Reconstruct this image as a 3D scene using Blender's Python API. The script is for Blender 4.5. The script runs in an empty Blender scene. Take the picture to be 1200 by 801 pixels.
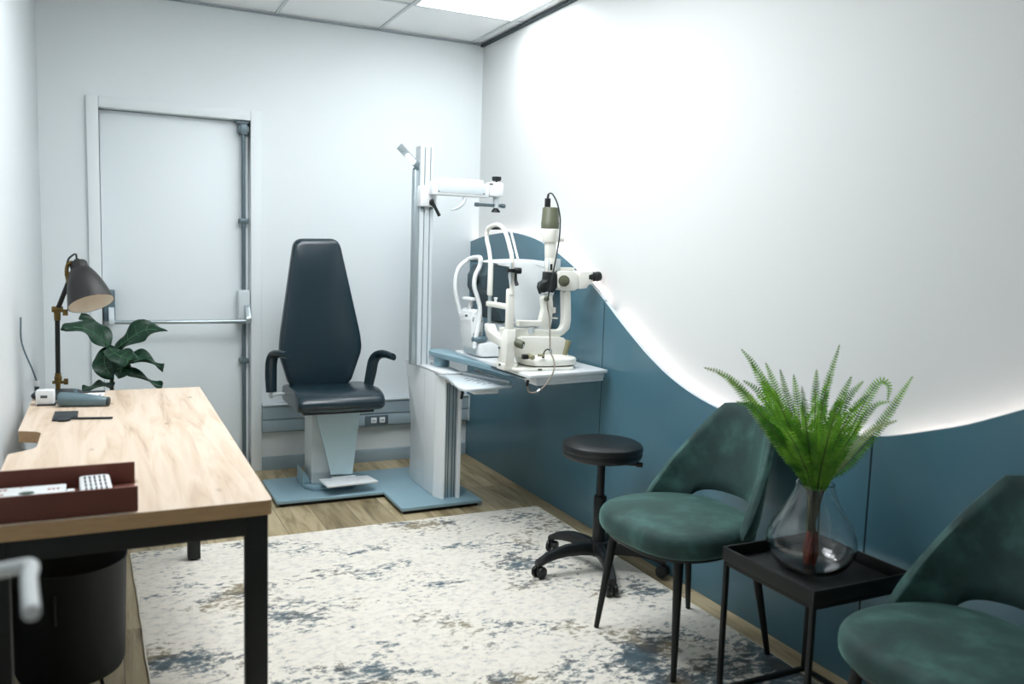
import bpy, bmesh, math, random
from mathutils import Vector, Matrix, noise as mnoise
random.seed(7)
PI = math.pi
C = bpy.context.scene.collection
V = Vector

# ------------------------------------------------------------------ camera
YAW, PITCH, ROLL, FPX = 0.4519, -0.1079, 0.0317, 987.09
CAM = V((-2.1937, -5.0697, 1.35))
_f = V((math.sin(YAW)*math.cos(PITCH), math.cos(YAW)*math.cos(PITCH), math.sin(PITCH)))
_r = _f.cross(V((0, 0, 1))).normalized()
_u = _r.cross(_f)
RGT = math.cos(ROLL)*_r + math.sin(ROLL)*_u
UPV = -math.sin(ROLL)*_r + math.cos(ROLL)*_u
FWD = _f
H = 2.643          # ceiling height
PX = -0.055        # face of the blue wall panels
XL = -2.488        # left wall


def at(px, py, axis, val):
    """World point seen at a photo pixel, on the plane axis = val (or at a depth for axis 'd')."""
    d = RGT*((px-600)/FPX) - UPV*((py-400.5)/FPX) + FWD
    if axis == 'd':
        return CAM + d*val
    i = 'xyz'.index(axis)
    return CAM + d*((val-CAM[i])/d[i])


cd = bpy.data.cameras.new('camera')
cam = bpy.data.objects.new('camera', cd)
C.objects.link(cam)
m3 = Matrix((RGT, UPV, -FWD)).transposed()
cam.matrix_world = Matrix.Translation(CAM) @ m3.to_4x4()
cd.sensor_width = 36
cd.sensor_fit = 'HORIZONTAL'
cd.lens = FPX/1200*36
cd.clip_start = 0.05
cd.dof.use_dof = True
cd.dof.focus_distance = 4.0
cd.dof.aperture_fstop = 2.8
bpy.context.scene.camera = cam


# --------------------------------------------------------------- materials
def lin(h):
    if isinstance(h, str):
        h = h.lstrip('#')
        h = [int(h[i:i+2], 16)/255 for i in (0, 2, 4)]
        return tuple(c/12.92 if c <= .04045 else ((c+.055)/1.055)**2.4 for c in h)
    return tuple(h)


def mat(name, col, rough=.5, metal=0., var=0., vscale=8., bump=0., bscale=60., coat=0., sheen=0., spec=.5, emit=None, es=1., stretch=None, trans=0., ior=1.45):
    m = bpy.data.materials.new(name)
    m.use_nodes = True
    nt = m.node_tree
    b = nt.nodes['Principled BSDF']
    c = lin(col)
    b.inputs['Base Color'].default_value = (*c, 1)
    b.inputs['Roughness'].default_value = rough
    b.inputs['Metallic'].default_value = metal
    b.inputs['Specular IOR Level'].default_value = spec
    b.inputs['IOR'].default_value = ior
    b.inputs['Transmission Weight'].default_value = trans
    if coat:
        b.inputs['Coat Weight'].default_value = coat
        b.inputs['Coat Roughness'].default_value = .15
    if sheen:
        b.inputs['Sheen Weight'].default_value = sheen
        b.inputs['Sheen Roughness'].default_value = .35
    if emit:
        b.inputs['Emission Color'].default_value = (*lin(emit), 1)
        b.inputs['Emission Strength'].default_value = es
    tc = nt.nodes.new('ShaderNodeTexCoord')
    mp = nt.nodes.new('ShaderNodeMapping')
    nt.links.new(tc.outputs['Object'], mp.inputs['Vector'])
    if stretch:
        mp.inputs['Scale'].default_value = stretch
    if var:
        n = nt.nodes.new('ShaderNodeTexNoise')
        n.inputs['Scale'].default_value = vscale
        n.inputs['Detail'].default_value = 4
        nt.links.new(mp.outputs[0], n.inputs['Vector'])
        r = nt.nodes.new('ShaderNodeValToRGB')
        r.color_ramp.elements[0].position = .3
        r.color_ramp.elements[1].position = .7
        r.color_ramp.elements[0].color = (*[x*(1-var) for x in c], 1)
        r.color_ramp.elements[1].color = (*[min(1, x*(1+var)) for x in c], 1)
        nt.links.new(n.outputs['Fac'], r.inputs['Fac'])
        nt.links.new(r.outputs['Color'], b.inputs['Base Color'])
    if bump:
        n2 = nt.nodes.new('ShaderNodeTexNoise')
        n2.inputs['Scale'].default_value = bscale
        n2.inputs['Detail'].default_value = 3
        nt.links.new(mp.outputs[0], n2.inputs['Vector'])
        bp = nt.nodes.new('ShaderNodeBump')
        bp.inputs['Strength'].default_value = bump
        bp.inputs['Distance'].default_value = .002
        nt.links.new(n2.outputs['Fac'], bp.inputs['Height'])
        nt.links.new(bp.outputs['Normal'], b.inputs['Normal'])
    return m


def nd(nt, kind, **kw):
    n = nt.nodes.new(kind)
    for k, v in kw.items():
        if k.startswith('i_'):
            n.inputs[k[2:].replace('_', ' ')].default_value = v
        else:
            setattr(n, k, v)
    return n


def ramp(nt, stops):
    r = nt.nodes.new('ShaderNodeValToRGB')
    e = r.color_ramp.elements
    while len(e) < len(stops):
        e.new(.5)
    for k, (p, c) in enumerate(stops):
        e[k].position = p
        e[k].color = (*lin(c), 1) if isinstance(c, str) else (c, c, c, 1)
    return r


def mix(nt, fac, a, b, mode='MIX'):
    x = nt.nodes.new('ShaderNodeMix')
    x.data_type = 'RGBA'
    x.blend_type = mode
    for s, val in ((0, fac), (6, a), (7, b)):
        if hasattr(val, 'links') or hasattr(val, 'is_linked'):
            nt.links.new(val, x.inputs[s])
        elif isinstance(val, (int, float)):
            x.inputs[s].default_value = val
        else:
            x.inputs[s].default_value = (*lin(val), 1)
    return x.outputs[2]


def math_(nt, op, a, b):
    x = nt.nodes.new('ShaderNodeMath')
    x.operation = op
    for s, val in ((0, a), (1, b)):
        if isinstance(val, (int, float)):
            x.inputs[s].default_value = val
        else:
            nt.links.new(val, x.inputs[s])
    return x.outputs[0]


def floor_material():
    m = bpy.data.materials.new('oak_planks')
    m.use_nodes = True
    nt = m.node_tree
    b = nt.nodes['Principled BSDF']
    tc = nt.nodes.new('ShaderNodeTexCoord')
    mp = nt.nodes.new('ShaderNodeMapping')
    mp.inputs['Rotation'].default_value = (0, 0, PI/2)
    nt.links.new(tc.outputs['Object'], mp.inputs['Vector'])
    br = nd(nt, 'ShaderNodeTexBrick', i_Scale=1., i_Mortar_Size=.0012, i_Brick_Width=1.22, i_Row_Height=.18)
    br.offset = .37
    br.inputs['Color1'].default_value = (.05, .05, .05, 1)
    br.inputs['Color2'].default_value = (.95, .95, .95, 1)
    br.inputs['Mortar'].default_value = (0, 0, 0, 1)
    nt.links.new(mp.outputs[0], br.inputs['Vector'])
    mp2 = nt.nodes.new('ShaderNodeMapping')
    mp2.inputs['Scale'].default_value = (9, 1.1, 9)
    nt.links.new(tc.outputs['Object'], mp2.inputs['Vector'])
    add = nt.nodes.new('ShaderNodeVectorMath')
    add.operation = 'MULTIPLY_ADD'
    nt.links.new(br.outputs['Color'], add.inputs[0])
    add.inputs[1].default_value = (7, 7, 7)
    nt.links.new(mp2.outputs[0], add.inputs[2])
    n = nd(nt, 'ShaderNodeTexNoise', i_Scale=1.7, i_Detail=7., i_Roughness=.62, i_Distortion=.8)
    nt.links.new(add.outputs[0], n.inputs['Vector'])
    r = ramp(nt, [(.28, '#6b5b42'), (.40, '#9b8a69'), (.52, '#bcab88'), (.75, '#d4c5a6')])
    nt.links.new(n.outputs['Fac'], r.inputs['Fac'])
    tone = ramp(nt, [(0, '#8f8676'), (1, '#ffffff')])
    nt.links.new(br.outputs['Color'], tone.inputs['Fac'])
    c = mix(nt, .55, r.outputs['Color'], tone.outputs['Color'], 'MULTIPLY')
    c = mix(nt, br.outputs['Fac'], c, '#3a3126')
    nt.links.new(c, b.inputs['Base Color'])
    b.inputs['Roughness'].default_value = .45
    bp = nd(nt, 'ShaderNodeBump', i_Strength=.15, i_Distance=.002)
    nt.links.new(n.outputs['Fac'], bp.inputs['Height'])
    nt.links.new(bp.outputs['Normal'], b.inputs['Normal'])
    return m


def desk_material(name, k=1.):
    m = bpy.data.materials.new(name)
    m.use_nodes = True
    nt = m.node_tree
    b = nt.nodes['Principled BSDF']
    tc = nt.nodes.new('ShaderNodeTexCoord')
    mp = nt.nodes.new('ShaderNodeMapping')
    mp.inputs['Scale'].default_value = (14, 1.2, 14)
    nt.links.new(tc.outputs['Object'], mp.inputs['Vector'])
    n = nd(nt, 'ShaderNodeTexNoise', i_Scale=1.4, i_Detail=8., i_Roughness=.6, i_Distortion=1.1)
    nt.links.new(mp.outputs[0], n.inputs['Vector'])
    r = ramp(nt, [(.25, '#a98e75'), (.40, '#ccb49b'), (.54, '#d9c5b0'), (.8, '#e2d2c0')])
    nt.links.new(n.outputs['Fac'], r.inputs['Fac'])
    # small knots
    mp2 = nt.nodes.new('ShaderNodeMapping')
    mp2.inputs['Scale'].default_value = (9, 3.4, 9)
    nt.links.new(tc.outputs['Object'], mp2.inputs['Vector'])
    vo = nd(nt, 'ShaderNodeTexVoronoi', i_Scale=.8)
    nt.links.new(mp2.outputs[0], vo.inputs['Vector'])
    kr = ramp(nt, [(.015, .8), (.075, 0.)])
    nt.links.new(vo.outputs['Distance'], kr.inputs['Fac'])
    c = mix(nt, kr.outputs['Color'], r.outputs['Color'], '#80603f')
    nt.links.new(c, b.inputs['Base Color'])
    b.inputs['Roughness'].default_value = .42
    return m


def rug_material():
    m = bpy.data.materials.new('distressed_rug')
    m.use_nodes = True
    nt = m.node_tree
    b = nt.nodes['Principled BSDF']
    tc = nt.nodes.new('ShaderNodeTexCoord')
    mp = nt.nodes.new('ShaderNodeMapping')
    mp.inputs['Scale'].default_value = (1, 1.5, 1)
    nt.links.new(tc.outputs['Object'], mp.inputs['Vector'])
    big = nd(nt, 'ShaderNodeTexNoise', i_Scale=2.6, i_Detail=3., i_Roughness=.55)
    nt.links.new(mp.outputs[0], big.inputs['Vector'])
    fine = nd(nt, 'ShaderNodeTexNoise', i_Scale=29., i_Detail=10., i_Roughness=.75, i_Distortion=.3)
    nt.links.new(mp.outputs[0], fine.inputs['Vector'])
    hue = nd(nt, 'ShaderNodeTexNoise', i_Scale=3.3, i_Detail=2.)
    mp3 = nt.nodes.new('ShaderNodeMapping')
    mp3.inputs['Location'].default_value = (5.3, 2.1, 0)
    nt.links.new(tc.outputs['Object'], mp3.inputs['Vector'])
    nt.links.new(mp3.outputs[0], hue.inputs['Vector'])
    # the woven design gets denser towards one corner of the rug
    sx = nt.nodes.new('ShaderNodeSeparateXYZ')
    nt.links.new(tc.outputs['Object'], sx.inputs[0])
    gx = nt.nodes.new('ShaderNodeMapRange')
    for k, val in ((1, .2), (2, 1.0), (3, 0.), (4, .22)):
        gx.inputs[k].default_value = val
    nt.links.new(sx.outputs[0], gx.inputs[0])
    gy = nt.nodes.new('ShaderNodeMapRange')
    for k, val in ((1, .2), (2, -.5), (3, 0.), (4, 1.2)):
        gy.inputs[k].default_value = val
    nt.links.new(sx.outputs[1], gy.inputs[0])
    g = math_(nt, 'MULTIPLY', gx.outputs[0], gy.outputs[0])
    s = math_(nt, 'ADD', math_(nt, 'MULTIPLY', big.outputs['Fac'], .95), math_(nt, 'MULTIPLY', fine.outputs['Fac'], .95))
    s = math_(nt, 'ADD', math_(nt, 'SUBTRACT', s, .4), g)
    mask = ramp(nt, [(.608, 0.), (.636, .45), (.68, .8), (.75, 1.)])
    nt.links.new(s, mask.inputs['Fac'])
    cream = ramp(nt, [(.35, '#ebe6dc'), (.50, '#e6dfd2'), (.58, '#d3cfc6'), (.68, '#bcbfbc')])
    nt.links.new(fine.outputs['Fac'], cream.inputs['Fac'])
    dark = ramp(nt, [(.36, '#33464f'), (.46, '#4e626b'), (.53, '#40474a'), (.6, '#84775a')])
    nt.links.new(hue.outputs['Fac'], dark.inputs['Fac'])
    c = mix(nt, mask.outputs['Color'], cream.outputs['Color'], dark.outputs['Color'])
    nt.links.new(c, b.inputs['Base Color'])
    b.inputs['Roughness'].default_value = .95
    b.inputs['Sheen Weight'].default_value = .15
    bp = nd(nt, 'ShaderNodeBump', i_Strength=.4, i_Distance=.003)
    f2 = nd(nt, 'ShaderNodeTexNoise', i_Scale=260., i_Detail=2.)
    nt.links.new(tc.outputs['Object'], f2.inputs['Vector'])
    nt.links.new(f2.outputs['Fac'], bp.inputs['Height'])
    nt.links.new(bp.outputs['Normal'], b.inputs['Normal'])
    return m


def fern_material(name, c0, c1):
    m = bpy.data.materials.new(name)
    m.use_nodes = True
    nt = m.node_tree
    b = nt.nodes['Principled BSDF']
    b.inputs['Roughness'].default_value = .5
    tc = nt.nodes.new('ShaderNodeTexCoord')
    n = nd(nt, 'ShaderNodeTexNoise', i_Scale=13., i_Detail=3.)
    nt.links.new(tc.outputs['Object'], n.inputs['Vector'])
    r = ramp(nt, [(.36, c0), (.64, c1)])
    nt.links.new(n.outputs['Fac'], r.inputs['Fac'])
    nt.links.new(r.outputs['Color'], b.inputs['Base Color'])
    t = nt.nodes.new('ShaderNodeBsdfTranslucent')
    nt.links.new(r.outputs['Color'], t.inputs['Color'])
    mx = nt.nodes.new('ShaderNodeMixShader')
    mx.inputs[0].default_value = .38
    nt.links.new(b.outputs[0], mx.inputs[1])
    nt.links.new(t.outputs[0], mx.inputs[2])
    nt.links.new(mx.outputs[0], nt.nodes['Material Output'].inputs['Surface'])
    return m


def velvet_material():
    m = mat('green_velvet', '#2c504b', .75, bump=.5, bscale=18, sheen=.7)
    nt = m.node_tree
    b = nt.nodes['Principled BSDF']
    b.inputs['Sheen Tint'].default_value = (*lin('#8fc4b8'), 1)
    tc = nt.nodes.new('ShaderNodeTexCoord')
    n = nd(nt, 'ShaderNodeTexNoise', i_Scale=7.5, i_Detail=5., i_Roughness=.55, i_Distortion=.25)
    nt.links.new(tc.outputs['Object'], n.inputs['Vector'])
    r = ramp(nt, [(.36, '#213836'), (.52, '#2a4643'), (.68, '#41655f')])
    nt.links.new(n.outputs['Fac'], r.inputs['Fac'])
    nt.links.new(r.outputs['Color'], b.inputs['Base Color'])
    return m


M = dict(
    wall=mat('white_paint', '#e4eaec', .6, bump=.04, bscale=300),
    wall2=mat('white_paint_dimmed', '#d8dad9', .6, bump=.04, bscale=300),  # same white paint, darkened to offset the strong light on the right wall
    wall3=mat('white_paint_shaded', '#cfd4d6', .6, bump=.04, bscale=300),  # same white paint, the left wall's weaker light put into a greyer colour
    floor=floor_material(),
    ceil=mat('ceiling_tile', '#f4f6f6', .9, bump=.3, bscale=500),
    grid=mat('tile_grid', '#d0d5d7', .5),
    edge=mat('perimeter_angle', '#9aa4a8', .6),
    gap=mat('painted_shadow_gap', '#3c474b', .7),
    door=mat('door_paint', '#e6edf0', .45),
    blue=mat('blue_panel', '#4a7180', .26, var=.03, vscale=2.5, spec=.8),
    bluegrey=mat('blue_grey_trim', '#94a4aa', .45),
    seam=mat('lit_panel_edge', '#c9d4da', .4),  # pale tone stands for light falling on the panel's top edge
    plate=mat('blue_grey_steel', '#8dabb7', .4, metal=.15, var=.03),
    cover=mat('pale_blue_cover', '#b4cdd6', .4),
    white=mat('white_lacquer', '#e9eced', .32),
    offwhite=mat('cream_enamel', '#f0efe6', .3),
    light_grey=mat('light_grey_plastic', '#ccd4d7', .4),
    alu=mat('brushed_aluminium', '#b4bfc3', .35, metal=.75, stretch=(1, 1, .03), var=.08, vscale=200),
    alu_dark=mat('groove_aluminium', '#66757b', .45, metal=.5),
    chrome=mat('polished_chrome', '#d4d8da', .15, metal=1.),
    black=mat('black_plastic', '#15191a', .45),
    blackmetal=mat('black_powder_coat', '#0d1211', .6, bump=.05, bscale=400),
    leather=mat('black_leather', '#1a2c34', .27, bump=.12, bscale=260, spec=.6),
    vinyl=mat('black_vinyl', '#15181a', .38, bump=.06, bscale=200),
    velvet=velvet_material(),
    brass=mat('aged_brass', '#6f5d38', .35, metal=.9, var=.15, vscale=60),
    shade=mat('dark_bronze_enamel', '#1c1a19', .45),
    cream=mat('cream_inner', '#efe6d6', .6),
    olive=mat('olive_plastic', '#5a5e4a', .45),
    olive2=mat('ribbed_olive_rubber', '#8f8c6c', .55),
    slate=mat('slate_panel', '#3a4c53', .6),
    tray=mat('brown_leather_board', '#6a3a2e', .6, bump=.2, bscale=160, var=.08),
    oak=desk_material('oak_laminate'),
    oakedge=mat('oak_edge_band', '#b9966d', .5, var=.1, vscale=20, stretch=(1, 6, 6)),
    rug=rug_material(),
    binding=mat('rug_binding', '#e2dccd', .95, bump=.3, bscale=300),
    leaf=mat('fiddle_leaf_green', '#123322', .42, var=.25, vscale=9, spec=.4),
    vein=mat('pale_leaf_vein', '#456f4e', .5),
    fern=fern_material('fern_green', '#3f7d22', '#86bf3e'),
    fernpale=fern_material('fern_pale', '#7f9a58', '#b0bd84'),
    stem=mat('plant_stem', '#4b4a2c', .6),
    root=mat('red_brown_root', '#6e2f22', .6, var=.2, vscale=40),
    pot=mat('ceramic_pot', '#b9bec0', .5),
    soil=mat('potting_soil', '#2b221b', .95, bump=.8, bscale=60),
    steelblue=mat('grey_blue_handle', '#5f757d', .35),
    charcoal=mat('charcoal_plastic', '#262d30', .5),
    paper=mat('white_paper', '#eceeee', .8),
    ink=mat('dark_ink', '#4b5257', .7),
    redink=mat('red_ink', '#a87a70', .7),
    greenink=mat('green_ink', '#23402f', .6),
    glow=mat('luminous_diffuser', '#ffffff', .5, emit='#f6fbff', es=10.),
    glow_soft=mat('soft_luminous_diffuser', '#ffffff', .5, emit='#f6fbff', es=6.),
    glow_mid=mat('medium_luminous_diffuser', '#ffffff', .5, emit='#f6fbff', es=8.),
    led=mat('led_strip_light', '#ffffff', .5, emit='#ffe6dc', es=7.5),
    lampface=mat('reading_light_face', '#ffffff', .4, emit='#ffffff', es=2.),
    greycable=mat('grey_cable', '#8d8376', .6),
    glass=mat('clear_glass', '#ffffff', .0, trans=1., ior=1.45, spec=.5),
)


# ------------------------------------------------------------ mesh helpers
def cr(pts, n=6, closed=False):
    """Catmull-Rom resampling of a list of points."""
    pts = [V(p) for p in pts]
    k = len(pts)
    out = []
    segs = k if closed else k-1
    for i in range(segs):
        if closed:
            p0, p1, p2, p3 = pts[(i-1) % k], pts[i], pts[(i+1) % k], pts[(i+2) % k]
        else:
            p1, p2 = pts[i], pts[i+1]
            p0 = pts[i-1] if i > 0 else p1*2-p2
            p3 = pts[i+2] if i+2 < k else p2*2-p1
        for j in range(n):
            t = j/n
            out.append(.5*((2*p1)+(p2-p0)*t+(2*p0-5*p1+4*p2-p3)*t*t+(3*p1-p0-3*p2+p3)*t**3))
    if not closed:
        out.append(pts[-1].copy())
    return out


class MB:
    def __init__(s):
        s.bm = bmesh.new()

    def _add(s, t):
        me = bpy.data.meshes.new('tmp')
        t.to_mesh(me)
        t.free()
        s.bm.from_mesh(me)
        bpy.data.meshes.remove(me)
        return s

    def box(s, x0, x1, y0, y1, z0, z1, bev=.002, seg=2, M4=None):
        t = bmesh.new()
        bmesh.ops.create_cube(t, size=1)
        for v in t.verts:
            v.co = V(((x0+x1)/2+v.co.x*(x1-x0), (y0+y1)/2+v.co.y*(y1-y0), (z0+z1)/2+v.co.z*(z1-z0)))
        if bev:
            bev = min(bev, .45*min(abs(x1-x0), abs(y1-y0), abs(z1-z0)))
            bmesh.ops.bevel(t, geom=t.edges[:], offset=bev, segments=seg, affect='EDGES', profile=.5)
        if M4 is not None:
            t.transform(M4)
        return s._add(t)

    def bar(s, p0, p1, w, h, up=(0, 0, 1), bev=.002):
        """A rectangular bar from p0 to p1, w wide and h high."""
        p0, p1 = V(p0), V(p1)
        d = p1-p0
        L = d.length
        z = d.normalized()
        x = V(up).cross(z)
        if x.length < 1e-5:
            x = V((1, 0, 0)).cross(z)
        x.normalize()
        y = z.cross(x)
        R = Matrix((x, y, z)).transposed().to_4x4()
        return s.box(-w/2, w/2, -h/2, h/2, 0, L, bev, M4=Matrix.Translation(p0) @ R)

    def prism(s, pts, axis, a0, a1, bev=0., seg=2):
        t = bmesh.new()

        def P(p, a):
            return {'z': V((p[0], p[1], a)), 'y': V((p[0], a, p[1])), 'x': V((a, p[0], p[1]))}[axis]
        lo = [t.verts.new(P(p, a0)) for p in pts]
        hi = [t.verts.new(P(p, a1)) for p in pts]
        n = len(pts)
        t.faces.new(lo)
        t.faces.new(hi[::-1])
        for i in range(n):
            t.faces.new((lo[i], hi[i], hi[(i+1) % n], lo[(i+1) % n]))
        bmesh.ops.recalc_face_normals(t, faces=t.faces[:])
        if bev:
            bmesh.ops.bevel(t, geom=t.edges[:], offset=bev, segments=seg, affect='EDGES', profile=.5)
        return s._add(t)

    def loft(s, rings, cap=True, closed=True):
        t = bmesh.new()
        R = [[t.verts.new(V(p)) for p in r] for r in rings]
        n = len(R[0])
        for a, b in zip(R, R[1:]):
            for i in range(n if closed else n-1):
                t.faces.new((a[i], a[(i+1) % n], b[(i+1) % n], b[i]))
        if cap and closed:
            t.faces.new(R[0][::-1])
            t.faces.new(R[-1])
        return s._add(t)

    def lathe(s, prof, M4=None, n=40, close=False):
        """prof: (radius, z) list, spun round z; capped at both ends unless radius is 0."""
        t = bmesh.new()
        rows = []
        for r, z in prof:
            if r < 1e-6:
                rows.append([t.verts.new((0, 0, z))])
            else:
                rows.append([t.verts.new((r*math.cos(2*PI*i/n), r*math.sin(2*PI*i/n), z)) for i in range(n)])
        pairs = list(zip(rows, rows[1:]))
        if close:
            pairs.append((rows[-1], rows[0]))
        for a, b in pairs:
            for i in range(n):
                j = (i+1) % n
                if len(a) == 1 and len(b) == 1:
                    break
                if len(a) == 1:
                    t.faces.new((a[0], b[i], b[j]))
                elif len(b) == 1:
                    t.faces.new((a[i], a[j], b[0]))
                else:
                    t.faces.new((a[i], a[j], b[j], b[i]))
        if not close:
            if len(rows[0]) > 1:
                t.faces.new(rows[0][::-1])
            if len(rows[-1]) > 1:
                t.faces.new(rows[-1])
        bmesh.ops.recalc_face_normals(t, faces=t.faces[:])
        if M4 is not None:
            t.transform(M4)
        return s._add(t)

    def cyl(s, p0, p1, r0, r1=None, n=24, bev=.0):
        p0, p1 = V(p0), V(p1)
        r1 = r0 if r1 is None else r1
        L = (p1-p0).length
        if bev:
            prof = [(r0-bev, 0), (r0-bev*.3, bev*.3), (r0, bev), (r1, L-bev), (r1-bev*.3, L-bev*.3), (r1-bev, L)]
        else:
            prof = [(r0, 0), (r1, L)]
        q = V((0, 0, 1)).rotation_difference((p1-p0).normalized()).to_matrix().to_4x4()
        return s.lathe(prof, Matrix.Translation(p0) @ q, n)

    def tube(s, pts, r, n=10, sub=5, ry=None, up=None, closed=False):
        """Round (or elliptical, ry) tube through points; r is one radius or one per given point."""
        P = cr(pts, sub, closed) if sub > 1 else [V(p) for p in pts]
        k = len(pts)
        if not isinstance(r, (list, tuple)):
            r = [r]*k
        def rad(i):
            t = i/max(1, sub)
            a = min(int(t), k-1)
            b = min(a+1, k-1)
            return r[a]+(r[b]-r[a])*(t-a)
        rings = []
        nrm = None
        N = len(P)
        for i, p in enumerate(P):
            if closed:
                d = (P[(i+1) % N]-P[i-1]).normalized()
            else:
                d = (P[min(i+1, N-1)]-P[max(i-1, 0)]).normalized()
            if nrm is None:
                h = V(up) if up else (V((0, 0, 1)) if abs(d.z) < .9 else V((1, 0, 0)))
                nrm = (h-d*h.dot(d)).normalized()
            else:
                nrm = (nrm-d*nrm.dot(d)).normalized()
            bn = d.cross(nrm)
            a = rad(i) if not closed else r[0]
            b_ = a if ry is None else ry*a/max(r)
            rings.append([p+nrm*(b_*math.cos(2*PI*j/n))+bn*(a*math.sin(2*PI*j/n)) for j in range(n)])
        if closed:
            rings.append(rings[0])
            return s.loft(rings, cap=False)
        return s.loft(rings)

    def cushion(s, outline, z0, z1, r, dome=0., M4=None, steps=5):
        """A rounded pad over a closed outline (x, y)."""
        cx = sum(p[0] for p in outline)/len(outline)
        cy = sum(p[1] for p in outline)/len(outline)

        def ring(inset, z):
            o = []
            for p in outline:
                d = V((p[0]-cx, p[1]-cy))
                L = d.length
                k = max(.02, (L-inset)/L)
                o.append(V((cx+d.x*k, cy+d.y*k, z)))
            return o
        rings = [ring(r*3, z0), ring(r*1.6, z0)]
        for i in range(steps+1):
            a = PI/2*i/steps
            rings.append(ring(r*(1-math.sin(a)), z0+r*(1-math.cos(a))))
        for i in range(steps+1):
            a = PI/2*i/steps
            rings.append(ring(r*(1-math.cos(a)), z1-r*(1-math.sin(a))))
        avg = sum((V((p[0]-cx, p[1]-cy))).length for p in outline)/len(outline)
        for k in (.15, .35, .6, .85, .97):
            rings.append(ring(r+(avg-r)*k, z1+dome*(1-(1-k)**2)))
        if M4 is not None:
            rings = [[M4 @ p for p in R] for R in rings]
        return s.loft(rings)

    def grid(s, rows):
        t = bmesh.new()
        R = [[t.verts.new(V(p)) for p in r] for r in rows]
        for a, b in zip(R, R[1:]):
            for i in range(len(a)-1):
                t.faces.new((a[i], a[i+1], b[i+1], b[i]))
        return s._add(t)


def rrect(x0, x1, y0, y1, r, n=5):
    o = []
    for cx, cy, a in ((x1-r, y1-r, 0), (x0+r, y1-r, 90), (x0+r, y0+r, 180), (x1-r, y0+r, 270)):
        for i in range(n+1):
            t = math.radians(a+90*i/n)
            o.append((cx+r*math.cos(t), cy+r*math.sin(t)))
    return o


def rpoly(pts, r, n=4):
    """Round the corners of a polygon."""
    o = []
    k = len(pts)
    rs = r if isinstance(r, (list, tuple)) else [r]*k
    for i in range(k):
        a, b, c = V(pts[i-1]), V(pts[i]), V(pts[(i+1) % k])
        u, w = (a-b), (c-b)
        d = min(rs[i], u.length*.45, w.length*.45)
        p, q = b+u.normalized()*d, b+w.normalized()*d
        for j in range(n+1):
            t = j/n
            o.append(tuple((p*(1-t)**2+b*2*t*(1-t)+q*t*t)))
    return o


def superell(cx, cy, a, b, n=3., k=48):
    o = []
    for i in range(k):
        t = 2*PI*i/k
        c, s_ = math.cos(t), math.sin(t)
        o.append((cx+a*math.copysign(abs(c)**(2/n), c), cy+b*math.copysign(abs(s_)**(2/n), s_)))
    return o


def obj(name, mb, material, parent=None, label=None, angle=38, solid=0.):
    me = bpy.data.meshes.new(name)
    bm = mb.bm
    bmesh.ops.remove_doubles(bm, verts=bm.verts[:], dist=1e-6)
    bmesh.ops.recalc_face_normals(bm, faces=bm.faces[:])
    root = parent
    while root is not None and root.parent is not None:
        root = root.parent
    if root is not None:
        bmesh.ops.translate(bm, verts=bm.verts[:], vec=-root.location)
    for f in bm.faces:
        f.smooth = True
    a = math.radians(angle)
    for e in bm.edges:
        if len(e.link_faces) == 2 and e.calc_face_angle(0) > a:
            e.smooth = False
    bm.to_mesh(me)
    bm.free()
    mats = material if isinstance(material, (list, tuple)) else [material]
    for mm in mats:
        me.materials.append(mm)
    o = bpy.data.objects.new(name, me)
    C.objects.link(o)
    if parent is not None:
        o.parent = parent
    if label:
        o['label'] = label
    if solid:
        md = o.modifiers.new('thickness', 'SOLIDIFY')
        md.thickness = solid
        md.offset = 0
    return o


def thing(name, label, cat, loc=(0, 0, 0), group=None):
    o = bpy.data.objects.new(name, None)
    o.empty_display_size = .05
    C.objects.link(o)
    o.location = loc
    o['label'] = label
    o['category'] = cat
    o['kind'] = 'thing'
    if group:
        o['group'] = group
    return o


def tag(o, label, cat, group=None):
    o['label'] = label
    o['category'] = cat
    o['kind'] = 'thing'
    if group:
        o['group'] = group
    return o


def struct(name, mb, material, parent=None, **k):
    o = obj(name, mb, material, parent, **k)
    if parent is None:
        o['kind'] = 'structure'
    return o


def dup(root, name=None):
    def cp(o, par):
        c = o.copy()
        C.objects.link(c)
        c.parent = par
        for ch in o.children:
            cp(ch, c)
        return c
    return cp(root, None)


# ------------------------------------------------------------------- shell
YF = -6.3
struct('floor', MB().box(-2.7, .25, YF-.1, .15, -.1, 0, 0), M['floor'])
# back wall with its door opening
DX0, DX1, DZ = -2.208, -1.432, 2.035
mb = MB()
mb.box(-2.7, DX0, 0, .14, 0, H+.02, 0).box(DX1, .2, 0, .14, 0, H+.02, 0).box(DX0, DX1, 0, .14, DZ, H+.02, 0)
mb.box(DX0, DX1, .125, .14, 0, DZ, 0)
struct('wall_back', mb, M['wall'])
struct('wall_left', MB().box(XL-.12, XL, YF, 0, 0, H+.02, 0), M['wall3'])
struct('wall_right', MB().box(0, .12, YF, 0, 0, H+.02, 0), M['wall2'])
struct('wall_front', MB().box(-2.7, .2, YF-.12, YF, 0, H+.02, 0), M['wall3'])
struct('ceiling', MB().box(-2.7, .2, YF-.1, .14, H+.006, H+.1, 0), M['ceil'])
GX = [-.0765-.605*k for k in range(5)]
GY = [-.592-.605*k for k in range(10)]
mb = MB()
for x in GX[:-1]:
    mb.box(x-.008, x+.008, YF, 0, H-.002, H+.0055, 0)
for y in GY:
    mb.box(XL, 0, y-.008, y+.008, H-.0022, H+.0055, 0)
struct('trim_1', mb, M['grid'])
mb = MB().box(-.02, 0, YF, 0, H-.018, H-.004, 0)  # dark strip standing in for the shade in the gap below the ceiling
struct('trim_2', mb, M['gap'])
struct('trim_3', MB().box(XL, -.021, -.012, 0, H-.011, H-.004, 0), M['edge'])
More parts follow.
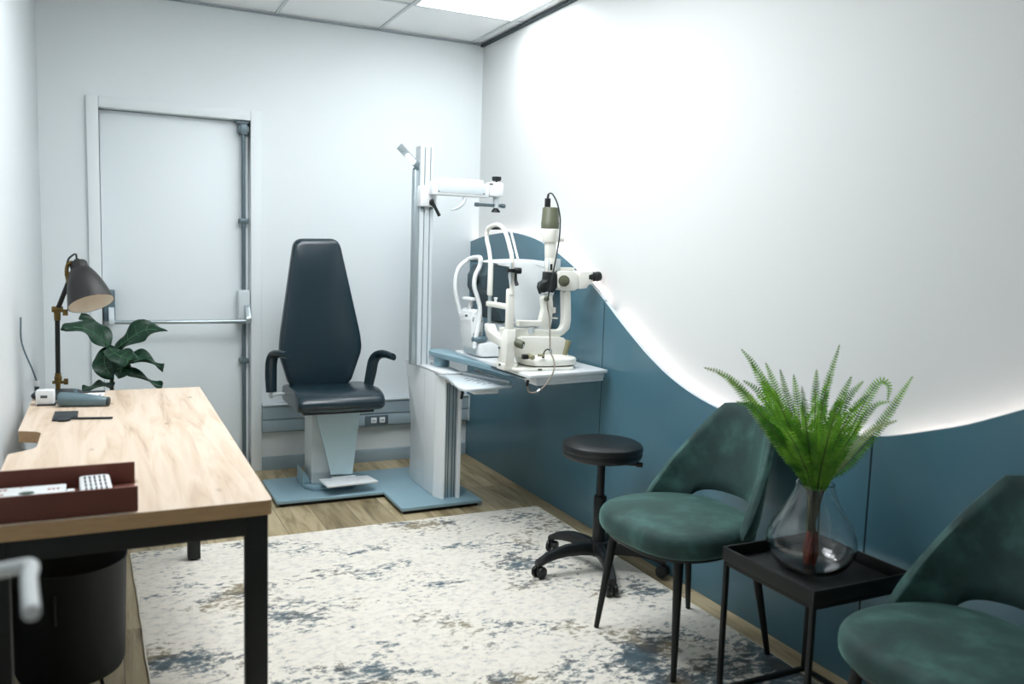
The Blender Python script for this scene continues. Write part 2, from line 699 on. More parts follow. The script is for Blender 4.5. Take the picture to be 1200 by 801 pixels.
# skirting
mb = MB().prism([(0, 0), (-.016, 0), (-.016, .06), (-.008, .075), (0, .078)], 'x', -1.372, PX-.003)
struct('baseboard_back', mb, M['bluegrey'])
mb = MB().box(XL, XL+.015, YF, -4.95, 0, .075, .003).box(XL, XL+.015, -3.8, -.02, 0, .075, .003)
struct('baseboard_left', mb, M['bluegrey'])

# door in the back wall, with its frame and panic hardware
mb = MB().box(DX0+.003, DX1-.003, .05, .095, .008, DZ-.004, .002)
door = struct('door_1', mb, M['door'])
mb = MB()
mb.box(-2.267, DX0, -.022, -.001, .0, 2.09, .004).box(DX1, -1.372, -.022, -.001, .0, 2.09, .004)
mb.box(DX0+.0002, DX1-.0002, -.022, -.001, DZ, 2.09, .004)
obj('door_frame', mb, M['wall'], door)
RX = -1.468
rodp = obj('lock_rod', MB().cyl((RX, .01, .01), (RX, .01, 2.0), .0115, n=16), M['alu_dark'], door)
for z in (1.47, .66):
    obj('rod_clip', MB().box(RX-.026, RX+.026, -.005, .0495, z-.013, z+.013, .004), M['alu_dark'], rodp)
obj('top_latch', MB().box(RX-.03, RX+.03, -.008, .0495, 1.965, 2.005, .006).box(RX-.02, RX+.02, -.012, .0495, 1.955, 2.015, .006).prism([(RX-.05, 2.03), (RX+.035, 2.03), (RX+.02, 2.012), (RX-.02, 2.012)], 'y', 0.0, .0495, .002), M['alu_dark'], rodp)
obj('floor_bolt', MB().box(RX-.018, RX+.018, -.016, .0495, .02, .07, .004), M['alu_dark'], rodp)
bar = obj('push_bar', MB().cyl((-2.165, -.085, .9), (RX, -.085, .9), .0115, n=18, bev=.002), M['alu'], door)
obj('lock_case', MB().box(RX-.036, RX+.03, -.03, .0495, .88, 1.075, .01), M['light_grey'], bar)
obj('bar_arm', MB().prism(rpoly([(-.098, .885), (-.1, .92), (-.045, .99), (-.02, .99), (-.02, .9), (-.07, .885)], .012), 'x', RX-.002, RX+.026, .003), M['alu'], bar)
obj('hinge_case', MB().box(-2.2, -2.145, -.03, .0495, .9, 1.07, .006), M['steelblue'], bar)
obj('bar_arm', MB().prism(rpoly([(-.098, .885), (-.1, .92), (-.06, .97), (-.02, .98), (-.02, .9), (-.07, .885)], .012), 'x', -2.178, -2.15, .003), M['light_grey'], bar)

# power trunking along the back wall
tr = thing('power_trunking', 'grey two-channel power trunking along the back wall behind the examination chair', 'trunking', (-.7, 0, .23))
x0, x1 = -1.371, PX-.004
mb = MB()
mb.box(x0, x1, -.045, -.001, .232, .395, .003)
mb.prism([(-.044, .392), (-.052, .385), (-.055, .318), (-.05, .312), (-.044, .312)], 'x', x0, x1)
mb.prism([(-.044, .308), (-.05, .308), (-.055, .30), (-.053, .243), (-.046, .236), (-.044, .236)], 'x', x0, x1)
obj('cover', mb, M['bluegrey'], tr)
obj('top_ledge', MB().box(x0, x1, -.06, -.001, .3955, .405, .002), M['light_grey'], tr)
obj('end_cap', MB().box(x1+.0005, x1+.0035, -.06, -.001, .231, .403, .001), M['white'], tr)
pl = obj('socket_plate', MB().box(-.756, -.608, -.063, -.0545, .243, .304, .003), M['alu_dark'], tr, 'dark grey double socket plate')
for xx in (-.702, -.648):
    s_ = obj('socket', MB().box(xx-.018, xx+.018, -.067, -.0632, .257, .292, .002), M['white'], pl)
    obj('socket_pins', MB().box(xx-.008, xx-.003, -.0685, -.0672, .27, .278, 0).box(xx+.003, xx+.008, -.0685, -.0672, .27, .278, 0), M['ink'], s_)
pl = obj('socket_plate', MB().box(-1.142, -1.05, -.063, -.0545, .318, .353, .003), M['white'], tr, 'white triple data socket plate')
for k in range(3):
    xx = -1.126+k*.029
    obj('data_port', MB().box(xx-.008, xx+.008, -.0655, -.0632, .326, .346, .001), M['light_grey'], pl)

# white door standing open against the left wall by the camera: only its lever shows
HX, HY = -2.335, -4.07
mb = MB().box(-.02, .02, 0, .86, .006, 2.02, .003, M4=Matrix.Translation((HX-.10, -4.86, 0)) @ Matrix.Rotation(math.radians(-5), 4, 'Z'))
d2 = struct('door_2', mb, M['door'])
P1, P2, P0 = V((-2.273, -4.068, 1.0)), V((-2.261, -4.2, 1.0)), V((-2.362, -4.088, 1.0))
hd = obj('lever_handle', MB().tube([P0, P0.lerp(P1, .8), P1+V((0, .0, 0)), P1+V((.004, -.012, 0)), P1.lerp(P2, .3), P2], .0078, n=14, sub=5), M['white'], d2)
obj('rose', MB().cyl(P0+V((-.004, 0, 0)), P0+V((.008, .001, 0)), .026, bev=.002), M['alu'], hd)

# ------------------------------------------------ blue wave panels + LED strip
WAVE = [(.0, 1.40), (-.17, 1.427), (-.316, 1.442), (-.51, 1.453), (-.64, 1.452), (-.84, 1.43), (-1.02, 1.393), (-1.2, 1.337), (-1.39, 1.26), (-1.545, 1.188),
        (-1.653, 1.128), (-1.8, 1.038), (-1.933, .963), (-2.04, .907), (-2.18, .846), (-2.329, .8), (-2.467, .772), (-2.6, .758), (-2.78, .757), (-3., .772), (-3.241, .81),
        (-3.336, .834), (-3.432, .865), (-3.55, .907), (-3.643, .949), (-3.75, 1.0), (-4.0, 1.12), (-4.3, 1.25), (-4.6, 1.35), (-4.9, 1.42), (-5.3, 1.44)]
wv = [(p.x, p.y) for p in cr([V((a, b, 0)) for a, b in WAVE], 4)]


def wave(y):
    for (ya, za), (yb, zb) in zip(wv, wv[1:]):
        if yb <= y <= ya:
            return za+(zb-za)*((y-ya)/(yb-ya) if ya != yb else 0)
    return wv[-1][1]


SEAMS = [-.0, -1.659, -3.249, -4.85]
LBL = ['blue wall panel rising to the crest of the wave behind the slit lamp table',
       'blue wall panel whose top edge sweeps down behind the stool and first green chair',
       'blue wall panel at right behind the fern and the nearest green chair']
for k in range(3):
    ya, yb = SEAMS[k]-.003, SEAMS[k+1]+.003
    t = thing('wave_cladding', LBL[k], 'wall panel', (PX, (ya+yb)/2, 0), 'blue wave wall panels')
    n = 36
    ys = [ya+(yb-ya)*i/n for i in range(n+1)]
    pts = [(ya, .001), ] + [(y, wave(y)) for y in ys] + [(yb, .001)]
    bmb = MB()
    tb = bmesh.new()
    fr = [tb.verts.new((PX, a, b)) for a, b in pts]
    bk = [tb.verts.new((PX+.018, a, b)) for a, b in pts]
    tb.faces.new(fr)
    tb.faces.new(bk[::-1])
    q = len(pts)
    for i in range(q):
        tb.faces.new((fr[i], fr[(i+1) % q], bk[(i+1) % q], bk[i]))
    bmesh.ops.recalc_face_normals(tb, faces=tb.faces[:])
    bmb._add(tb)
    obj('board', bmb, M['blue'], t)
    # battens that hold the board off the wall
    for yy in (ya-.1, (ya+yb)/2, yb+.1):
        obj('batten', MB().box(PX+.0185, -.001, yy-.02, yy+.02, .03, wave(yy)-.09, .001), M['light_grey'], t)
    if k < 2:
        obj('joint_shade_strip', MB().box(PX+.0015, PX+.0175, SEAMS[k+1]-.0005, SEAMS[k+1]+.0024, .004, wave(SEAMS[k+1])-.006, 0), M['black'], t)  # black strip painting the shade inside the open joint
    # edge band, its pale colour painting the light on the panel's top edge
    eb = MB()
    rows = []
    for y in ys:
        z = wave(y)
        dz = (wave(min(-.005, y+.01))-wave(y-.01))/.02
        nx = V((0, -dz, 1)).normalized()
        rows.append([V((PX, y, z))+nx*.0005, V((PX, y, z))+nx*.003, V((PX+.018, y, z))+nx*.003, V((PX+.018, y, z))+nx*.0005])
    eb.loft(rows)
    obj('edge_band', eb, M['seam'], t)
    ls = MB()
    rows = []
    for y in ys[1:-1]:
        z = wave(y)-.042
        rows.append([V((PX+.022, y, z-.006)), V((PX+.032, y, z-.006)), V((PX+.032, y, z+.006)), V((PX+.022, y, z+.006))])
    ls.loft(rows)
    obj('led_strip', ls, M['led'], t)

# ---------------------------------------------------------- ceiling lights
def ceiling_light(x0, x1, y0, y1, label, lamp='glow'):
    t = thing('ceiling_light', label, 'ceiling light', ((x0+x1)/2, (y0+y1)/2, H), 'recessed ceiling panel lights')
    w = .012
    z0 = H-.004
    fr = MB().box(x0, x0+w, y0, y1, z0, H+.005, .001).box(x1-w, x1, y0, y1, z0, H+.005, .001)
    fr.box(x0+w, x1-w, y0, y0+w, z0, H+.005, .001).box(x0+w, x1-w, y1-w, y1, z0, H+.005, .001)
    obj('frame', fr, M['white'], t)
    obj('diffuser', MB().box(x0+w, x1-w, y0+w, y1-w, H-.001, H+.004, 0), M[lamp], t)


def cell(i, j, n=2):
    return GX[i+1]+.009, GX[i]-.009, GY[j+n]+.009, GY[j]-.009


ceiling_light(*cell(0, 0, 1), 'bright recessed panel light in the ceiling corner beside the right wall', 'glow_soft')
ceiling_light(*cell(2, 2, 2), 'added unseen recessed panel light in the ceiling above the desk')  # unseen panel, added to light the desk and rug
ceiling_light(*cell(1, 1, 2), 'added unseen recessed panel light in the ceiling above the middle of the room', 'glow_mid')  # unseen panel, added to brighten the middle of the room

# --------------------------------------------------------------------- rug
RZ = .009
t = thing('rug', 'cream rug with distressed blue-grey and ochre pattern on the wooden floor', 'rug', (-1.13, -2.75, 0))
x0, x1, y1, y0 = -2.115, -.148, -1.225, -4.15
n = 40
ol = []
mb = MB()
def wob(a):
    return .004*mnoise.noise(V((a*3, .3, 0)))
top = [(x0+(x1-x0)*i/n, y1+wob(i*.2)) for i in range(n+1)]
rgt = [(x1+wob(9+i*.2)-.022*i/n, y1+(y0-y1)*i/n) for i in range(1, n+1)]
bot = [(x1-.02+(x0+.05-x1)*i/n, y0+wob(20+i*.2)) for i in range(1, n+1)]
lef = [(x0+.062-.062*i/n+wob(30+i*.2), y0+(y1-y0)*i/n) for i in range(1, n)]
ol = top+rgt+bot+lef
mb.prism(ol, 'z', .0005, RZ)
obj('pile', mb, M['rug'], t)
mb = MB()
mb.tube([V((p[0], p[1], .0052)) for p in ol], .0044, n=8, sub=1, closed=True)
obj('binding', mb, M['binding'], t)

# -------------------------------------------------------------------- desk
dk = thing('desk', 'oak-topped office desk with black steel frame standing against the left wall', 'desk', (-2.14, -2.2, RZ))
TX0, TX1, TY0, TY1, TZ = -2.447, -1.842, -3.06, -1.352, .74
c0, c1 = -2.07, -2.365
pts = rpoly([(TX0, TY0), (TX1, TY0), (TX1, TY1), (TX0, TY1), (TX0, c0), (TX0+.066, c0-.03), (TX0+.066, c1+.03), (TX0, c1-.02)],
            [.006, .012, .006, .006, .01, .03, .03, .01])
obj('desktop', MB().prism(pts, 'z', TZ-.001, TZ, 0), M['oak'], dk)
obj('edge_band', MB().prism(pts, 'z', TZ-.036, TZ-.0012, 0), M['oakedge'], dk)
fz = TZ-.0365
b = .05
fr = MB()
fx0, fx1, fy0, fy1 = -2.44, -1.85, -3.05, -1.365
fr.box(fx0+b, fx1-b, fy0, fy0+b, fz-b, fz, .002).box(fx0+b, fx1-b, fy1-b, fy1, fz-b, fz, .002)
fr.box(fx0+.12, fx0+.16, fy0+b, fy1-b, fz-b+.004, fz, .002).box(fx1-b-.05, fx1-.06, fy0+b, fy1-b, fz-b+.004, fz, .002)
obj('frame_rail', fr, M['blackmetal'], dk)
for xx, yy in ((fx0, fy0), (fx1-b, fy0), (fx0, fy1-b), (fx1-b, fy1-b)):
    zb = RZ+.0005 if xx > -2 else .0005
    lg = obj('leg', MB().box(xx, xx+b, yy, yy+b, zb+.006, fz, .003), M['blackmetal'], dk)
    obj('foot', MB().cyl((xx+b/2, yy+b/2, zb), (xx+b/2, yy+b/2, zb+.007), .018), M['black'], lg)

# wastebasket under the desk
bn = thing('wastebasket', 'black round wastebasket on thin legs under the desk', 'bin', (-2.303, -2.4, 0))
bx, by = -2.303, -2.4
prof = [(.001, .09), (.128, .09), (.138, .097), (.145, .115), (.153, .420), (.156, .425), (.153, .428), (.149, .422), (.141, .12), (.132, .102), (.001, .1)]
obj('body', MB().lathe(prof, Matrix.Translation((bx, by, 0)), 48), M['blackmetal'], bn)
obj('handle', MB().tube([(bx-.03, by-.152, .37), (bx-.03, by-.16, .365), (bx-.03, by-.16, .30), (bx-.03, by-.15, .295)], .004, n=8), M['black'], bn)
for a in (200, 245, 290, 335, 60, 120):
    a = math.radians(a)
    obj('leg', MB().cyl((bx+.08*math.cos(a), by+.08*math.sin(a), .0895), (bx+.1*math.cos(a), by+.1*math.sin(a), .0008), .0055, n=10), M['blackmetal'], bn)

# ---------------------------------------------------------- things on desk
dz = TZ+.0008
# lamp
lp = thing('desk_lamp', 'bronze adjustable desk lamp with brass joints and bell shade on the desk', 'desk lamp', (-2.36, -1.46, dz))
lx, ly = -2.362, -1.462
obj('base', MB().lathe([(0, 0), (.084, 0), (.09, .004), (.09, .012), (.084, .018), (.03, .021), (.012, .028), (0, .028)], Matrix.Translation((lx, ly, dz)), 48), M['charcoal'], lp)
J0 = V((lx, ly, dz+.028))
J0b = at(68, 437, 'y', ly)
J1 = at(67, 366, 'y', ly)
jn = MB().cyl(J0, J0b, .008, .011).cyl(J0b+V((0, 0, -.03)), J0b+V((0, 0, -.012)), .013).cyl(J0b+V((-.02, 0, -.035)), J0b+V((.022, 0, -.035)), .006).box(J0b.x+.018, J0b.x+.034, ly-.003, ly+.003, J0b.z-.045, J0b.z-.022, .002)
obj('lower_joint', jn, M['brass'], lp)
obj('lower_arm', MB().cyl(J0b, J1+V((0, 0, -.02)), .0085), M['blackmetal'], lp)
jn = MB().cyl(J1+V((0, 0, -.03)), J1+V((0, 0, .012)), .011, .012).cyl(J1+V((-.018, 0, .012)), J1+V((.02, 0, .012)), .011).cyl(J1+V((0, -.02, .0)), J1+V((0, .016, .0)), .009).box(J1.x+.018, J1.x+.036, ly-.003, ly+.003, J1.z-.012, J1.z+.012, .002)
obj('upper_joint', jn, M['brass'], lp)
J2 = at(80, 331, 'y', ly-.03)
obj('upper_arm', MB().cyl(J1+V((.003, 0, .015)), J2, .0085), M['blackmetal'], lp)
# shade axis: from the cap down to the centre of the opening
A0 = at(94, 316, 'y', ly-.03)
A1 = at(107, 355.4, 'y', ly-.088)
ax = (A1-A0)
L = ax.length
S4 = Matrix.Translation(A0) @ V((0, 0, 1)).rotation_difference(ax.normalized()).to_matrix().to_4x4()
k = L
sp = [(.0345, -.005), (.041, .06), (.0475, .15), (.0575, .32), (.0665, .52), (.074, .74), (.0795, .92), (.0825, 1.0)]
prof = [(r_, z_*k) for r_, z_ in sp]+[(r_-.002, z_*k) for r_, z_ in sp[::-1]]
sh = obj('shade', MB().lathe(prof, S4, 56, close=True), M['shade'], lp)
prof = [(r_-.0026, z_*k-.0003) for r_, z_ in sp[::-1]]+[(0, 0)]
obj('shade_lining', MB().lathe([(r*.995, z) for r, z in prof[:-1]]+[(r*.985, z-.001) for r, z in prof[-2::-1]], S4, 56, close=True), M['cream'], sh)
obj('shade_cap', MB().lathe([(.0335, .004), (.0335, -.004), (.0315, -.008), (.031, -.027), (.027, -.032), (.012, -.035), (.009, -.044), (0, -.044)], S4, 36), M['shade'], sh)
bul = S4 @ V((0, 0, .45*k))
obj('bulb', MB().lathe([(.012, .0), (.013, .02), (.022, .04), (.025, .055), (.02, .07), (0, .078)], S4 @ Matrix.Translation((0, 0, .1*k)), 24), M['white'], sh)
cap = S4 @ V((0, 0, -.043))
obj('bracket', MB().tube([J2, at(78, 318, 'y', ly-.03), at(80, 309, 'y', ly-.03), at(85, 307, 'y', ly-.035)], .007, n=10).cyl(at(80, 322, 'y', ly-.045), at(80, 322, 'y', ly-.015), .012), M['brass'], lp)
obj('lamp_cord', MB().tube([cap, cap+V((-.003, 0, .02)), at(85, 299, 'y', ly-.03), at(80, 304, 'y', ly-.03), at(78, 314, 'y', ly-.03), at(79, 320, 'y', ly-.03)], .0035, n=8), M['black'], lp)

# white holder box with grey tapered handle
ho = thing('instrument_holder', 'small white box holder standing by the lamp base on the desk', 'holder', (-2.39, -1.62, dz))
hx, hy = -2.392, -1.62
R4 = Matrix.Translation((hx, hy, dz)) @ Matrix.Rotation(math.radians(-6), 4, 'Z')
obj('body', MB().box(-.032, .026, -.022, .02, .001, .055, .004, M4=R4), M['white'], ho)
obj('label_plate', MB().box(-.016, .006, -.0235, -.0222, .028, .037, .0, M4=R4), M['ink'], ho)
obj('base_pad', MB().box(-.03, .03, -.026, .03, .0, .006, .001, M4=R4 @ Matrix.Translation((.002, 0, -.0005))), M['charcoal'], ho)
gh = thing('handheld_scope', 'grey-blue tapered instrument handle lying on the desk before the lamp', 'instrument handle', (-2.28, -1.66, dz))
a0, a1 = V((-2.352, -1.668, dz+.0262)), V((-2.185, -1.705, dz+.0165))
ax = (a1-a0)
q = Matrix.Translation(a0) @ V((0, 0, 1)).rotation_difference(ax.normalized()).to_matrix().to_4x4()
Lh = ax.length
obj('grip', MB().lathe([(0, 0), (.02, 0), (.0245, .004), (.026, .012), (.0245, Lh*.5), (.0165, Lh*.93), (.0155, Lh*.94), (0, Lh*.94)], q, 32), M['steelblue'], gh)
obj('end_cap', MB().lathe([(0, Lh*.942), (.0155, Lh*.942), (.0165, Lh*.97), (.0135, Lh), (0, Lh)], q, 32), M['charcoal'], gh)
obj('power_stud', MB().cyl(a0.lerp(a1, .33)+V((0, .004, .018)), a0.lerp(a1, .33)+V((0, .006, .04)), .008, .0065), M['steelblue'], gh)
# paper slips and occluder
pp = thing('paper_sheet', 'white paper sheet lying under a dark strip behind the grey handle', 'paper', (-2.25, -1.54, dz))
obj('sheet', MB().prism([(-2.268, -1.62), (-2.225, -1.63), (-2.2, -1.41), (-2.262, -1.405)], 'z', dz, dz+.0012), M['paper'], pp)
obj('printed_stroke', MB().bar((-2.243, -1.58, dz+.0016), (-2.215, -1.45, dz+.0016), .004, .0006, bev=0), M['ink'], pp)
st = obj('ruler_strip', MB().box(-2.308, -2.2, -1.397, -1.376, dz, dz+.004, .001), M['charcoal'])
tag(st, 'thin dark strip lying flat beside the lamp base on the desk', 'strip')
oc = thing('occluder_paddle', 'flat black occluder paddle with thin handle nearest the camera before the grey handle', 'occluder', (-2.3, -1.88, dz))
pad_ = rpoly([(-2.36, -1.945), (-2.305, -1.95), (-2.3, -1.905), (-2.285, -1.90), (-2.285, -1.80), (-2.358, -1.79)], .006)
obj('paddle', MB().prism(pad_, 'z', dz, dz+.005, .001), M['charcoal'], oc)
obj('disc', MB().cyl((-2.325, -1.945, dz), (-2.325, -1.945, dz+.006), .02, bev=.001), M['charcoal'], oc)
obj('handle', MB().bar((-2.31, -1.925, dz+.0036), (-2.178, -1.955, dz+.0036), .011, .006, bev=.002), M['charcoal'], oc)
# thin wall cable with plug
cb = thing('wall_cable', 'thin grey cable running up the left wall from a plug behind the lamp', 'cable', (-2.44, -1.52, dz))
w0 = at(47, 447, 'y', -1.4)
cx_ = -2.438
obj('cord', MB().tube([(cx_, -1.378, dz+.05), (cx_-.012, -1.398, dz+.1), (XL+.006, -1.395, dz+.2), (XL+.005, -1.395, dz+.3)], .003, n=8), M['steelblue'], cb)
obj('plug', MB().cyl((cx_, -1.378, dz), (cx_, -1.378, dz+.03), .008, bev=.001), M['charcoal'], cb)
obj('plug_collar', MB().cyl((cx_, -1.378, dz+.03), (cx_, -1.378, dz+.052), .0085, bev=.001), M['white'], cb)

# brown tray with instruments
ty = thing('desk_tray', 'brown leather open-ended tray on the front edge of the desk', 'tray', (-2.29, -2.96, dz))
tx0, tx1, tyn, tyf = -2.443, -2.137, -3.05, -2.816
tz = dz
obj('tray_floor', MB().box(tx0, tx1, tyn+.0065, tyf-.0065, tz, tz+.005, .001), M['tray'], ty)
obj('tray_wall', MB().box(tx0, tx1+.002, tyf-.006, tyf, tz, tz+.058, .002), M['tray'], ty)
obj('tray_wall', MB().box(tx0, tx1+.002, tyn, tyn+.006, tz, tz+.058, .002), M['tray'], ty)
es = thing('eye_ruler', 'long white plastic ruler stick with green oval lying in the brown tray', 'ruler', (-2.36, -2.9, tz+.006))
zz = tz+.0056
obj('stick', MB().box(-2.441, -2.284, -2.985, -2.868, zz, zz+.024, .003), M['white'], es)
obj('tip', MB().box(-2.2838, -2.266, -2.915, -2.895, zz+.008, zz+.018, .003), M['white'], es)
zt = zz+.0243
ov = MB().cyl((0, 0, 0), (0, 0, .0004), .016, n=28)
bmesh.ops.transform(ov.bm, matrix=Matrix.Translation((-2.362, -2.928, zt)) @ Matrix.Diagonal((1.0, .8, 1, 1)), verts=ov.bm.verts[:])
obj('green_oval', ov, M['greenink'], es)
mk = MB()
for px_, py_, w_ in ((-2.425, -2.89, .007), (-2.416, -2.89, .006), (-2.407, -2.89, .007), (-2.425, -2.93, .012), (-2.41, -2.93, .006), (-2.376, -2.875, .004), (-2.318, -2.91, .006), (-2.309, -2.91, .006), (-2.3, -2.91, .005)):
    mk.box(px_-w_/2, px_+w_/2, py_-.006, py_+.006, zt, zt+.0004, 0)
obj('lettering', mk, M['redink'], es)
gb = thing('slotted_box', 'small white plastic box with dark slots in the brown tray', 'box', (-2.22, -2.9, tz+.006))
g4 = Matrix.Translation((-2.222, -2.905, zz)) @ Matrix.Rotation(math.radians(3), 4, 'Z')
mb = MB().prism(rrect(-.033, .033, -.075, .075, .012), 'z', .0, .03, .003)
mb.bm.transform(g4)
obj('body', mb, M['white'], gb)
sl = MB()
for r_ in range(4):
    for c_ in range(5):
        sl.box(-.024+c_*.0105-.0022+.003, -.024+c_*.0105+.0022+.003, -.062+r_*.033, -.062+r_*.033+.024, .0302, .0307, 0, M4=g4)
obj('slots', sl, M['black'], gb)

# --------------------------------------------------------- fiddle leaf plant
pf = thing('fiddle_leaf_fig', 'fiddle leaf fig with broad dark leaves in a pot behind the desk', 'potted plant', (-2.17, -.8, 0))
fx, fy = -2.168, -.8
obj('pot', MB().lathe([(0, .001), (.12, .001), (.13, .01), (.165, .29), (.168, .3), (.155, .3), (.15, .285), (.15, .27), (0, .27)], Matrix.Translation((fx, fy, 0)), 48), M['pot'], pf)
obj('soil', MB().lathe([(0, .2705), (.148, .2705), (.149, .278), (.1, .284), (0, .287)], Matrix.Translation((fx, fy, 0)), 32), M['soil'], pf)
stp = [(fx, fy, .28), (fx+.01, fy+.005, .45)] + [at(131, 455, 'y', fy), at(132, 432, 'y', fy), at(129, 405, 'y', fy)]
obj('stem', MB().tube(stp, [.013, .011, .009, .008, .004], n=10), M['stem'], pf)


def leaf(path, width, nrm, fold=.25, wav=.02, seed=0, name='leaf'):
    """A fiddle-shaped leaf blade over a midrib path."""
    P = cr(path, 6)
    n = len(P)
    k = 9
    top, bot = [], []
    nrm = V(nrm)
    vb = MB()
    for i, p in enumerate(P):
        d = (P[min(i+1, n-1)]-P[max(i-1, 0)]).normalized()
        up = (nrm-d*nrm.dot(d)).normalized()
        sd = d.cross(up)
        t = i/(n-1)
        w = 1.15*width*max(.02, (math.sin(PI*min(1, t**.85*1.0))**.7)*(.55+.55*t) if 0 < t < 1 else .02)
        ra, rb = [], []
        for j in range(k):
            s = -1+2*j/(k-1)
            z = abs(s)*w*fold + wav*math.sin(t*11+seed+s*1.5)*abs(s)**2*(.5+t)
            q = p+sd*(s*w)+up*z
            ra.append(q+up*.0008)
            rb.append(q-up*.0008)
        top.append(ra+rb[::-1])
    mb = MB().loft(top)
    lf = obj(name, mb, M['leaf'], pf, angle=80)
    ve = MB().tube([p+(nrm)*.0012 for p in P[:-1:3]], .0022, n=6, sub=2)
    for i in range(3, n-4, 3):
        p = P[i]
        d = (P[i+1]-P[i-1]).normalized()
        up = (nrm-d*nrm.dot(d)).normalized()
        sd = d.cross(up)
        t = i/(n-1)
        w = 1.15*width*(math.sin(PI*t**.85)**.7)*(.55+.55*t)
        for s in (-1, 1):
            q = []
            for m_ in (0, .35, .75):
                tt = min(1, t+m_*.10)
                z = m_*w*fold+wav*math.sin(tt*11+seed+s*m_*1.5)*m_**2*(.5+tt)
                q.append(p+d*(m_*w*.45)+sd*(s*m_*w)+up*(z+.0014))
            ve.tube(q, [.0012, .001, .0005], n=5, sub=2)
    obj('vein', ve, M['vein'], lf, 'pale raised leaf veins')
    return lf


c2 = lambda x, y, yy: at(x/3.3375, 280+y/3.3375, 'y', yy)
ND = (0, -.6, .8)
leaf([c2(432, 432, -.8), c2(400, 395, -.82), c2(330, 350, -.86), c2(240, 345, -.9)], .058, (.35, -.55, .75), .1, .012, 1)
leaf([c2(430, 430, -.8), c2(405, 385, -.78), c2(360, 335, -.74), c2(312, 300, -.7)], .05, (.3, -.3, .9), .3, .01, 2)
leaf([c2(452, 432, -.8), c2(500, 395, -.82), c2(570, 355, -.84), c2(655, 360, -.86)], .058, (-.1, -.65, .75), .15, .016, 3)
leaf([c2(440, 440, -.8), c2(500, 455, -.86), c2(570, 475, -.92), c2(640, 505, -.98)], .05, (.1, -.35, .93), .2, .02, 4)
leaf([c2(436, 470, -.8), c2(500, 515, -.86), c2(570, 550, -.92), c2(635, 576, -.97)], .034, (.2, -.25, .95), .2, .012, 5)
leaf([c2(420, 425, -.8), c2(408, 460, -.86), c2(415, 505, -.9), c2(445, 545, -.93)], .052, (-.3, -.9, .35), .2, .012, 6)
leaf([c2(440, 445, -.8), c2(465, 470, -.88), c2(475, 505, -.92), c2(462, 545, -.94)], .045, (.25, -.9, .3), .2, .012, 7)
leaf([c2(436, 560, -.8), c2(420, 566, -.84), c2(380, 576, -.88), c2(320, 586, -.92)], .04, (.1, -.2, .97), .1, .01, 8)
leaf([c2(425, 420, -.8), c2(445, 445, -.9), c2(500, 470, -.94), c2(535, 468, -.97)], .05, (0, -.75, .65), .1, .012, 9)

# ------------------------------------------------------- examination stand
SN = thing('instrument_stand', 'white ophthalmic instrument stand with blue-grey base plate, mast and swing-out table', 'instrument stand', (-.6, -.75, 0))
bp_ = [(-1.421, -.784), (-.858, -.786), (-.862, -1.108), (-.412, -1.1), (-.43, -.34), (-1.421, -.343)]
obj('base_plate', MB().prism(bp_, 'z', .018, .036, .003), M['plate'], SN)
mb = MB().prism([(-1.40, -.764), (-.838, -.766), (-.842, -1.088), (-.432, -1.08), (-.45, -.36), (-1.40, -.363)], 'z', .0008, .0178)
obj('plinth', mb, M['black'], SN)
cz = .0365
# column body: flared shell, chamfered front strips and an aluminium channel
body = [(-.556, cz), (-.578, .15), (-.578, .36), (-.52, .6), (-.475, .69), (-.475, .70), (-.95, .70), (-.95, cz)]
mb = MB().prism(body, 'x', -.64, -.512, .004)
cb_ = obj('column_body', mb, M['white'], SN)
obj('front_strip', MB().prism(rpoly([(-.6395, -.9505), (-.6395, -.965), (-.612, -1.03), (-.6, -1.03), (-.6, -.9505)], .004), 'z', cz, .69), M['white'], cb_)
obj('front_strip', MB().prism(rpoly([(-.532, -.9505), (-.532, -1.032), (-.514, -1.032), (-.512, -.9505)], .003), 'z', cz, .69), M['white'], cb_)
mb = MB().box(-.5995, -.5325, -1.012, -.9505, cz, .655, .001)
ch = obj('front_channel', mb, M['alu'], cb_)
mb = MB()
for xx in (-.592, -.578, -.556, -.541):
    mb.box(xx-.0025, xx+.0025, -1.0135, -1.0122, cz+.002, .653, 0)
obj('groove', mb, M['alu_dark'], ch)
obj('side_seam', MB().box(-.6412, -.6402, -.805, -.8, cz, .68, 0), M['light_grey'], cb_)
lk = obj('lock_plate', MB().box(-.5995, -.5325, -1.03, -.9505, .656, .697, .002), M['white'], cb_)
obj('lock', MB().cyl((-.567, -1.037, .672), (-.567, -1.0305, .672), .009, n=20, bev=.001), M['black'], lk)
obj('release_lever', MB().tube([(-.535, -1.045, .655), (-.525, -1.065, .648), (-.528, -1.07, .61), (-.535, -1.07, .575)], [.007, .009, .008, .006], n=10), M['black'], cb_)
top = rpoly([(-.641, -.462), (-.641, -1.0), (-.62, -1.034), (-.51, -1.034), (-.51, -.462)], .01)
obj('column_top', MB().prism(top, 'z', .7005, .712, .003), M['white'], SN)
